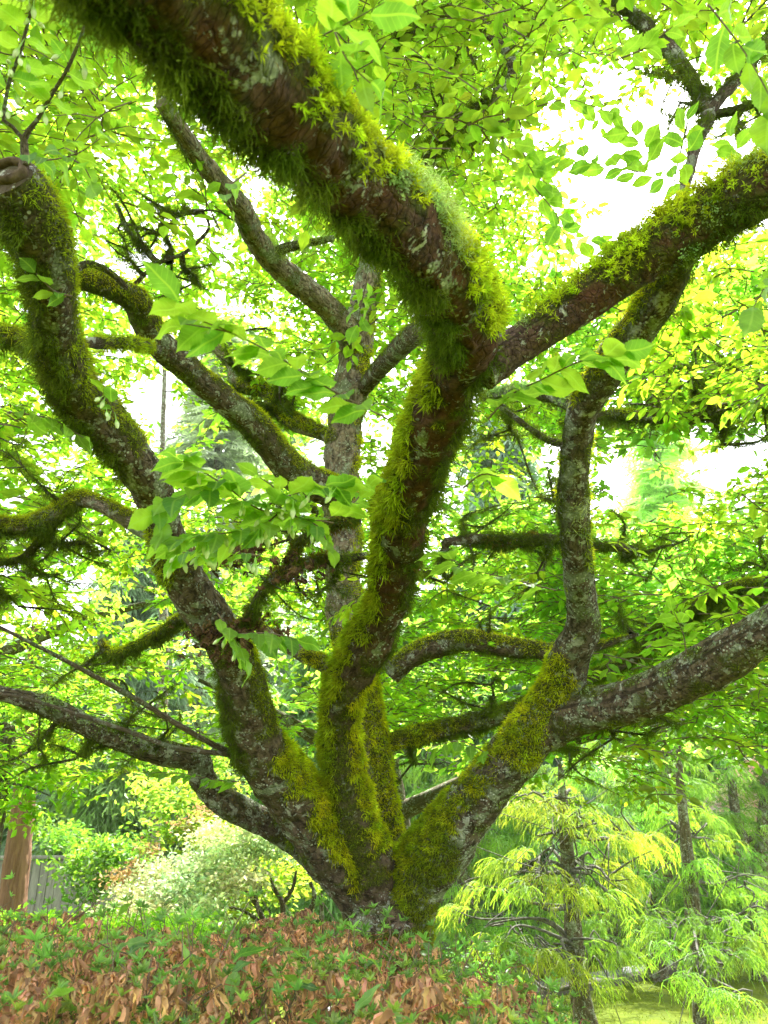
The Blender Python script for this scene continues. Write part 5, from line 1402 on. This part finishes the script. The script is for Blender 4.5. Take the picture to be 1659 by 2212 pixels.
shrub('dark_tree', 'dark gnarled mossy tree with twisting trunks at the right edge', 'tree', 1640, 12.0,
      [(1640, 1500, 60, 12), (1590, 1560, 50, 12), (1680, 1580, 60, 12)], 'shrub', TUFT, 0.3, 120, 808,
      stems=([(1650, 2120, 50), (1640, 1960, 46), (1640, 1900, 40), (1650, 1820, 34), (1655, 1700, 28), (1650, 1600, 20), (1645, 1520, 12)], [(1625, 1930, 22), (1612, 1870, 24), (1608, 1820, 22), (1590, 1760, 20), (1580, 1690, 18), (1572, 1640, 12)],
             [(1625, 1900, 22), (1600, 1860, 16), (1588, 1830, 12), (1625, 1810, 12), (1640, 1790, 10), (1648, 1740, 8)], [(1650, 1860, 34), (1690, 1840, 30), (1740, 1830, 26)]), group=None)

# cedar trunk and maple sprays at the lower left
cb = PY(25, 1990, 9.0); cb[2] = 0
ced = root('cedar_tree', cb, 'straight reddish-brown bare cedar trunk in front of the board fence', 'tree')
Wc = [PY(x, y, 9.0) for x, y in ((14, 2080), (22, 1990), (32, 1900), (44, 1800), (54, 1700), (66, 1550), (80, 1350))]
M['cedar'] = noise_mat('cedar_bark', (0.11, 0.055, 0.035), (0.27, 0.15, 0.10), 5, bump=0.02, stretch=(7, 7, 0.5))
g = Geo(); t = tube(np.array([cb + [-0.05, 0, -0.05]] + Wc), np.array([0.2, 0.165, 0.15, 0.135, 0.125, 0.115, 0.1, 0.06]), 0.03, 40, lump=0.07, groove=0.008)
g.add(t['V'], t['F']); link('trunk', g.mesh('trunk', M['cedar'], cb, smooth=True), ced)
rr = np.random.default_rng(41)
pads_foliage(ced, cb, [(90, 1480, 90, 9), (20, 1400, 100, 9), (150, 1380, 90, 9.2)], BOUGHD, 'fir', 0.7, 30, rr, name='crown', tintf=(1.5, 1.5, 1))
cb2 = PY(152, 1900, 15.0); cb2[2] = 0
c2 = root('bare_trunk_tree', cb2, 'dim grey trunk standing behind the fence, right of the cedar trunk', 'tree')
tree_trunk(c2, cb2, [cb2 + [0, 0, -0.05], PY(150, 1850, 15), PY(158, 1720, 15), PY(160, 1500, 15)], [0.16, 0.13, 0.12, 0.05], mat='bark_grey')
pads_foliage(c2, cb2, [(160, 1600, 70, 15), (120, 1560, 70, 15), (200, 1560, 70, 15)], BOUGHD, 'fir', 0.9, 18, rr, name='crown', tintf=(1.3, 1.3, 1))
mb = PY(-60, 1900, 4.4); mb[2] = 0
mp_ = root('maple_tree', mb, 'bright green maple boughs hanging in at the left edge above the cedar trunk', 'tree')
tree_trunk(mp_, mb, [mb + [0, 0, -0.05], mb + [0.05, 0, 1.2], mb + [0.0, 0.1, 2.2], PY(-40, 1600, 4.4)], [0.07, 0.06, 0.04, 0.02])
tree_trunk(mp_, mb, [PY(-60, 1700, 4.4), PY(0, 1690, 4.3), PY(60, 1700, 4.2), PY(110, 1720, 4.2)], [0.012, 0.009, 0.006, 0.003], sides=6, name='branch')
pads_foliage(mp_, mb, [(10, 1690, 55, 4.3), (60, 1700, 45, 4.2), (40, 1760, 32, 4.2), (100, 1690, 40, 4.3), (-30, 1740, 50, 4.3), (30, 1650, 50, 4.4), (0, 1760, 30, 4.2)], TUFTB, 'leaf', 0.17, 300, rr, name='crown', tintf=(1.1, 1.1, 1), flatz=0.4)
# slim mossy trunk far behind in the upper left gap
sb = PY(354, 1700, 12.0); sb[2] = 0
st_ = root('slim_tree', sb, 'slim pale mossy trunk standing upright in the upper left gap', 'tree')
tree_trunk(st_, sb, [sb + [0, 0, -0.05], PY(352, 1500, 12), PY(350, 1200, 12), PY(351, 960, 12), PY(354, 860, 12), PY(356, 780, 12), PY(360, 650, 12)], [0.09, 0.08, 0.06, 0.045, 0.042, 0.036, 0.02], mat='bark_lichen', sides=10)
tree_trunk(st_, sb, [PY(356, 845, 12), PY(375, 845, 11.9), PY(392, 838, 11.9)], [0.015, 0.012, 0.005], sides=6, name='branch')
pads_foliage(st_, sb, [(350, 640, 80, 12), (300, 700, 60, 12), (420, 620, 70, 12)], TF and [t_[0] for t_ in TF], 'leaf_gold', 0.6, 24, rr, name='crown')

# ------------------------------------------------------------------ board fence
fence_m = noise_mat('weathered_board', (0.13, 0.125, 0.11), (0.27, 0.26, 0.235), 6, bump=0.004, stretch=(6, 6, 0.6))
YF = 12.5
xa, xb = PY(-160, 1855, YF)[0], PY(330, 1855, YF)[0]
ft = PY(120, 1856, YF)[2]
fb = np.array([(xa + xb) / 2, YF, 0.0])
fn = root('board_fence', fb, 'weathered grey vertical board fence with a top rail behind the cedar trunk', 'fence')


def box_mesh(name, sx, sy, sz, mat, bev=0.006):
    g = Geo()
    x, y, z = sx / 2, sy / 2, sz / 2
    V = []
    for zz, k in ((-z, bev), (-z + bev, 0), (z - bev, 0), (z, bev)):
        V += [[-x + k, -y + k, zz], [x - k, -y + k, zz], [x - k, y - k, zz], [-x + k, y - k, zz]]
    F = [[3, 2, 1, 0], [12, 13, 14, 15]]
    for k in range(3):
        for m in range(4):
            F.append([4 * k + m, 4 * k + (m + 1) % 4, 4 * k + 4 + (m + 1) % 4, 4 * k + 4 + m])
    g.add(np.array(V), np.array(F))
    return g.mesh(name, mat)


bm_ = [box_mesh('board', 0.112, 0.022, ft - 0.02, fence_m)]
nb = int((xb - xa) / 0.12)
rr = np.random.default_rng(9)
for k in range(nb):
    o = link('board', bm_[0], fn)
    o.location = (xa + 0.12 * (k + 0.5) - fb[0], rr.uniform(-0.006, 0.006), (ft - 0.02) / 2 + rr.uniform(-0.01, 0.01))
    o.rotation_euler = (0, rr.normal(0, 0.004), 0)
rail = link('top_rail', box_mesh('top_rail', xb - xa, 0.12, 0.045, fence_m), fn); rail.location = (0, 0, ft + 0.025)
for zz in (0.3, ft - 0.25):
    r_ = link('rail', box_mesh('rail', xb - xa, 0.05, 0.09, fence_m), fn); r_.location = (0, 0.05, zz)
pm = box_mesh('post', 0.11, 0.11, ft + 0.03, fence_m)
for k in range(3):
    o = link('post', pm, fn); o.location = (xa - fb[0] + 0.2 + k * 1.7, 0.13, (ft + 0.03) / 2 - 0.015)

# ------------------------------------------------------------------ foreground hedge with wilted blooms
hb = np.array([-0.9, 2.2, 0.0])
hedge = root('rhododendron_hedge', hb, 'foreground hedge covered in wilted orange-brown blooms and small green leaves', 'hedge')
hr = np.random.default_rng(77)


def hedge_top(x, y):
    p = np.stack([x, y, 0 * x], -1).reshape(-1, 3)
    h = 1.385 - 0.9 * np.maximum(0, x + 0.02) ** 2 - 0.07 * np.exp(-((x - 0.10) / 0.22) ** 2) * (y > 1.9) - 0.05 * np.exp(-((x + 0.52) / 0.26) ** 2) * (y > 1.9) + (0.055 * fbm(p, 3.0, 12, 2) + 0.035 * fbm(p, 11.0, 14, 2)).reshape(np.shape(x)) - 0.25 * np.maximum(0, y - 2.75)
    return h


def hedge_pts(n, deep=0.35, power=1.6, lift=0.0, thr=-0.3, seed=30):
    x = hr.uniform(-2.3, 0.75, n); y = hr.uniform(1.35, 3.0, n)
    z = hedge_top(x, y) - deep * hr.random(n) ** power + lift
    O = np.stack([x, y, z], 1)
    k = fbm(O, 7.0, seed, 2) > thr
    return O[k]


def crumple(seed):
    """a spent bloom: limp curled petals hanging from one point"""
    rr = np.random.default_rng(seed)
    g = Geo()
    for k in range(int(rr.integers(5, 8))):
        a = rr.uniform(0, 6.28); L = rr.uniform(0.4, 1.15); wd = rr.uniform(0.05, 0.17)
        n = 7
        t = np.linspace(0, 1, n)
        d = np.array([math.cos(a), math.sin(a)])
        curl = rr.uniform(1.0, 3.4)
        cx = 0.5 * L * np.sin(t * curl); cz = -L * t + 0.25 * np.sin(t * curl * 2)
        mid = np.stack([d[0] * cx, d[1] * cx, cz], 1) + rr.normal(size=(n, 3)) * 0.06
        s = np.array([-d[1], d[0], 0])
        wv = wd * np.sin(np.pi * (0.12 + 0.8 * t)) * rr.uniform(0.6, 1.3, n)
        tw = rr.uniform(-2.6, 2.6) * t
        sv = s[None] * np.cos(tw)[:, None] + np.array([d[0], d[1], 0.4])[None] * np.sin(tw)[:, None]
        Lf = mid + sv * wv[:, None] + rr.normal(size=(n, 3)) * 0.045
        Rt = mid - sv * wv[:, None] + rr.normal(size=(n, 3)) * 0.045
        fold = np.array([d[0], d[1], 0.1]) * rr.uniform(-0.12, 0.12)
        V = np.stack([Lf, mid + fold, Rt], 1).reshape(-1, 3)
        F = [[3 * i + j, 3 * i + j + 1, 3 * i + j + 4, 3 * i + j + 3] for i in range(n - 1) for j in range(2)]
        c = np.ones(3) * rr.uniform(0.45, 1.5) * np.array([1, rr.uniform(0.85, 1.15), rr.uniform(0.8, 1.2)])
        C = c[None] * (np.linspace(0.65, 1.1, n).repeat(3))[:, None]
        g.add(V, np.array(F), C)
    return g


wilt = []
wilt_t = []
for k in range(8):
    gw = crumple(900 + k)
    wilt.append(gw.mesh('wilted_flower', M['petal'], smooth=True))
    wilt_t.append(cat(gw))
O = hedge_pts(15500, 0.28, 1.8, 0.008, 0.02)
O = O[hr.random(len(O)) < np.clip(1.3 - 1.6 * np.maximum(0, O[:, 0] + 0.05), 0.15, 1)]
vis = np.argsort(np.linalg.norm(O - CAM, axis=1) + (hedge_top(O[:, 0], O[:, 1]) - O[:, 2]) * 6 + 3 * (np.abs(O[:, 0]) > 0.5 * O[:, 1] + 0.05))
O = O[vis]
hbv = Vector(hb)
for o in O[:300]:
    ob = link('wilted_flower', wilt[int(hr.integers(0, 8))], hedge)
    m = Matrix.Rotation(hr.uniform(0, 6.28), 4, 'Z') @ Matrix.Rotation(hr.normal(0, 0.5), 4, 'X') @ Matrix.Scale(0.027 * hr.uniform(0.7, 1.35), 4)
    m.translation = Vector(o) - hbv
    ob.matrix_local = m
g = Geo()
O2 = O[300:]
a = hr.uniform(0, 6.28, len(O2))
X = np.stack([np.cos(a), np.sin(a), hr.normal(0, 0.4, len(O2))], 1)
X, Y_, Z_ = frame(X, np.array([0, 0, 1.0]) + hr.normal(0, 0.3, (len(O2), 3)))
wk = hr.integers(0, 8, len(O2)); S = 0.0235 * hr.uniform(0.7, 1.3, len(O2)); tn = hr.uniform(0.5, 1.45, (len(O2), 1)) * np.ones((1, 3))
for k in range(8):
    s = wk == k
    g.add(*bake(wilt_t[k], O2[s], X[s], Y_[s], Z_[s], S[s], tn[s]))
link('wilted_flowers', g.mesh('wilted_flowers', M['petal'], hb, smooth=True), hedge, kind='stuff')
# green leaves: whorls of small leaves plus larger glossy ones
WH = []
for k in range(6):
    rr = np.random.default_rng(950 + k); gq = Geo(); nl = 9
    a = np.linspace(0, 6.28, nl, endpoint=False) + rr.normal(0, 0.2, nl)
    X = np.stack([np.cos(a), np.sin(a), rr.uniform(0.1, 1.6, nl)], 1)
    X, Y_, Z_ = frame(X, np.tile([0, 0, 1.0], (nl, 1)) + rr.normal(0, 0.2, (nl, 3)))
    T = leaf_template('mid'); T = (T[0] * [1, 0.6, 1], T[1], T[2], T[3])
    gq.add(*bake(T, np.zeros((nl, 3)), X, Y_, Z_, rr.uniform(0.6, 1.1, nl), rr.uniform(0.8, 1.2, (nl, 1)) * np.ones((1, 3))))
    WH.append((cat(gq), None))
g = Geo()
O = hedge_pts(13000, 0.34, 1.45, 0.016, -0.04, 31)
tn = hr.uniform(0.7, 1.7, (len(O), 1)) * np.stack([hr.uniform(0.9, 1.7, len(O)), np.ones(len(O)), hr.uniform(0.8, 1.3, len(O))], 1)
place_sprays(g, None, WH, O, 0.0205, tn, hr, tilt=0.4)
x = hr.uniform(-2.1, 0.75, 260); y = hr.uniform(1.5, 2.95, 260); zt_ = hedge_top(x, y); hh = hr.uniform(0.02, 0.10, 260)
sprouts = np.stack([x, y, zt_ + hh], 1)
place_sprays(g, None, WH, sprouts, 0.024, hr.uniform(1.0, 1.9, (260, 1)) * np.ones((1, 3)), hr, tilt=0.5)
link('leaf_whorls', g.mesh('leaf_whorls', M['hedgeleaf'], hb), hedge, kind='stuff')
hl = []
for k in range(6):
    T = NEAR[k]
    g = Geo(); g.add(T[0] * [1, 0.85, 1], T[1], np.array([(1, 1, 1), (1.3, 1.25, 1), (0.8, 0.9, 1.1), (1.5, 1.4, 1), (0.65, 0.8, 1), (1.1, 1.1, 1)][k]), T[3])
    hl.append(g.mesh('leaf', M['hedgeleaf'], smooth=True))
O = hedge_pts(900, 0.07, 1.2, 0.02)
O = O[(np.abs(O[:, 0]) < 0.5 * O[:, 1] + 0.1)][:260]
for o in O:
    ob = link('leaf', hl[int(hr.integers(0, 6))], hedge)
    m = Matrix.Rotation(hr.uniform(0, 6.28), 4, 'Z') @ Matrix.Rotation(hr.normal(-0.3, 0.5), 4, 'Y') @ Matrix.Rotation(hr.normal(0, 0.6), 4, 'X') @ Matrix.Scale(0.048 * hr.uniform(0.6, 1.3), 4)
    m.translation = Vector(o) - hbv
    ob.matrix_local = m
# twigs and red stamens
g = Geo(); gs = Geo()
for k in range(260):
    add_tube(g, [sprouts[k] - [hr.normal(0, 0.05), hr.normal(0, 0.05), 0.1], sprouts[k] - [hr.normal(0, 0.02), 0.005, 0.05], sprouts[k]], [0.0016, 0.0013, 0.0009], 0.05, 4)
for k in range(520):
    x, y = hr.uniform(-2.2, 0.6), hr.uniform(1.5, 2.9)
    z = float(hedge_top(np.array([x]), np.array([y]))[0])
    p = np.array([x, y, z - hr.uniform(0.0, 0.12)])
    q = p + np.array([hr.normal(0, 0.12), hr.normal(0, 0.12), -hr.uniform(0.2, 0.5)])
    add_tube(g, [q, (p + q) / 2 + hr.normal(0, 0.03, 3), p], [0.003, 0.0022, 0.001], 0.08, 4)
for k in range(330):
    x, y = hr.uniform(-1.8, 0.5), hr.uniform(1.5, 2.9)
    z = float(hedge_top(np.array([x]), np.array([y]))[0])
    p = np.array([x, y, z - hr.uniform(-0.01, 0.05)])
    d = hr.normal(0, 1, 3) * [1, 1, 0.5] + [0, 0, 0.7]; d = d / np.linalg.norm(d) * 0.05 * hr.uniform(0.6, 1.2)
    s = hr.normal(0, 0.012, 3)
    add_tube(gs, [p, p + d * 0.5 + s, p + d + [0, 0, -0.01]], [0.0009, 0.0008, 0.0006], 0.012, 3)
for k in range(14):
    x, y = -2.2 + k * 0.2, 2.3 + 0.3 * math.sin(k * 2.1)
    add_tube(g, [np.array([x, y, 0]), np.array([x + 0.05, y, 0.6]), np.array([x - 0.08, y + 0.1, 1.15])], [0.018, 0.014, 0.007], 0.1, 6)
link('twigs', g.mesh('twigs', M['twig'], hb), hedge, kind='stuff')
link('stamens', gs.mesh('stamens', M['redthread'], hb), hedge, kind='stuff')
# hanging inner leaves lower down, tinted dark to paint the shade inside the hedge
g = Geo()
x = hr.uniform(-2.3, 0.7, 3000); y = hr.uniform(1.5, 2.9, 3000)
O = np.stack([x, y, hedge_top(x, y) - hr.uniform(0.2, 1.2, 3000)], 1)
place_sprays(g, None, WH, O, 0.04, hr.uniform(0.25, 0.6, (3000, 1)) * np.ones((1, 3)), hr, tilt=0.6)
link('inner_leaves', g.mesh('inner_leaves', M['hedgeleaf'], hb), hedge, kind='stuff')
# grass tufts of the mossy lawn
g = Geo()
rr = np.random.default_rng(990)
n = 60000
gxx = rr.uniform(0.2, 8, n); gyy = rr.uniform(6, 16, n)
O = np.stack([gxx, gyy, np.zeros(n)], 1)
c = (0.8 + 0.6 * fbm(O, 0.9, 8, 3))[:, None] * np.array([0.55, 0.62, 0.3]) * rr.uniform(0.6, 1.4, (n, 1))
m = fbm(O, 0.7, 5, 2) > -0.25
ok = ~((gyy > 9.5) & (gyy < 17) & False)
O = O[m]
blades(g, O + [0, 0, -0.03], np.array([0, 0, 1.0]) + 0.5 * rr.normal(size=O.shape), rr.uniform(0.03, 0.09, len(O)), np.full(len(O), 0.01), np.clip(c[m], 0.1, 3), rr, 0.2)
link('grass', g.mesh('grass', M['moss']), kind='stuff', label='short mossy grass over the lawn at lower right', category='grass')

# ------------------------------------------------------------------ thin bright air between the trees
hm = bpy.data.materials.new('air'); hm.use_nodes = True
hn = hm.node_tree.nodes; hn.clear()
ho = hn.new('ShaderNodeOutputMaterial'); pv = hn.new('ShaderNodeVolumePrincipled')
pv.inputs['Color'].default_value = (0.93, 0.97, 0.98, 1)
pv.inputs['Density'].default_value = 0.0007
pv.inputs['Anisotropy'].default_value = 0.3
hm.node_tree.links.new(pv.outputs[0], ho.inputs['Volume'])
hz = link('haze', box_mesh('haze', 290, 290, 24, hm, 0.0), kind='stuff')
hz.location = (0, 60, 10.9)


# dead leaves and debris caught in the crook of the left limb
rr = np.random.default_rng(61)
g = Geo()
O = []
for (x, y, d, sg, n) in ((490, 1200, 2.3, 26, 60), (540, 1195, 2.32, 18, 30), (500, 1385, 2.45, 45, 90), (560, 1360, 2.5, 30, 40), (440, 1370, 2.5, 25, 30), (640, 1230, 2.3, 40, 40)):
    O.append(P(x + rr.normal(0, sg, n), y + rr.normal(0, sg * 0.55, n), d + rr.normal(0, 0.05, n)))
O = np.concatenate(O)
X, Y_, Z_ = frame(rr.normal(size=O.shape), rr.normal(size=O.shape))
wk = rr.integers(0, 8, len(O))
for k in range(8):
    q = wk == k
    g.add(*bake(wilt_t[k], O[q], X[q], Y_[q], Z_[q], rr.uniform(0.014, 0.028, q.sum()), rr.uniform(0.12, 0.4, (q.sum(), 1)) * np.ones((1, 3))))
link('dead_leaves', g.mesh('dead_leaves', M['petal'], trunk_base, smooth=True), tree, kind='stuff')
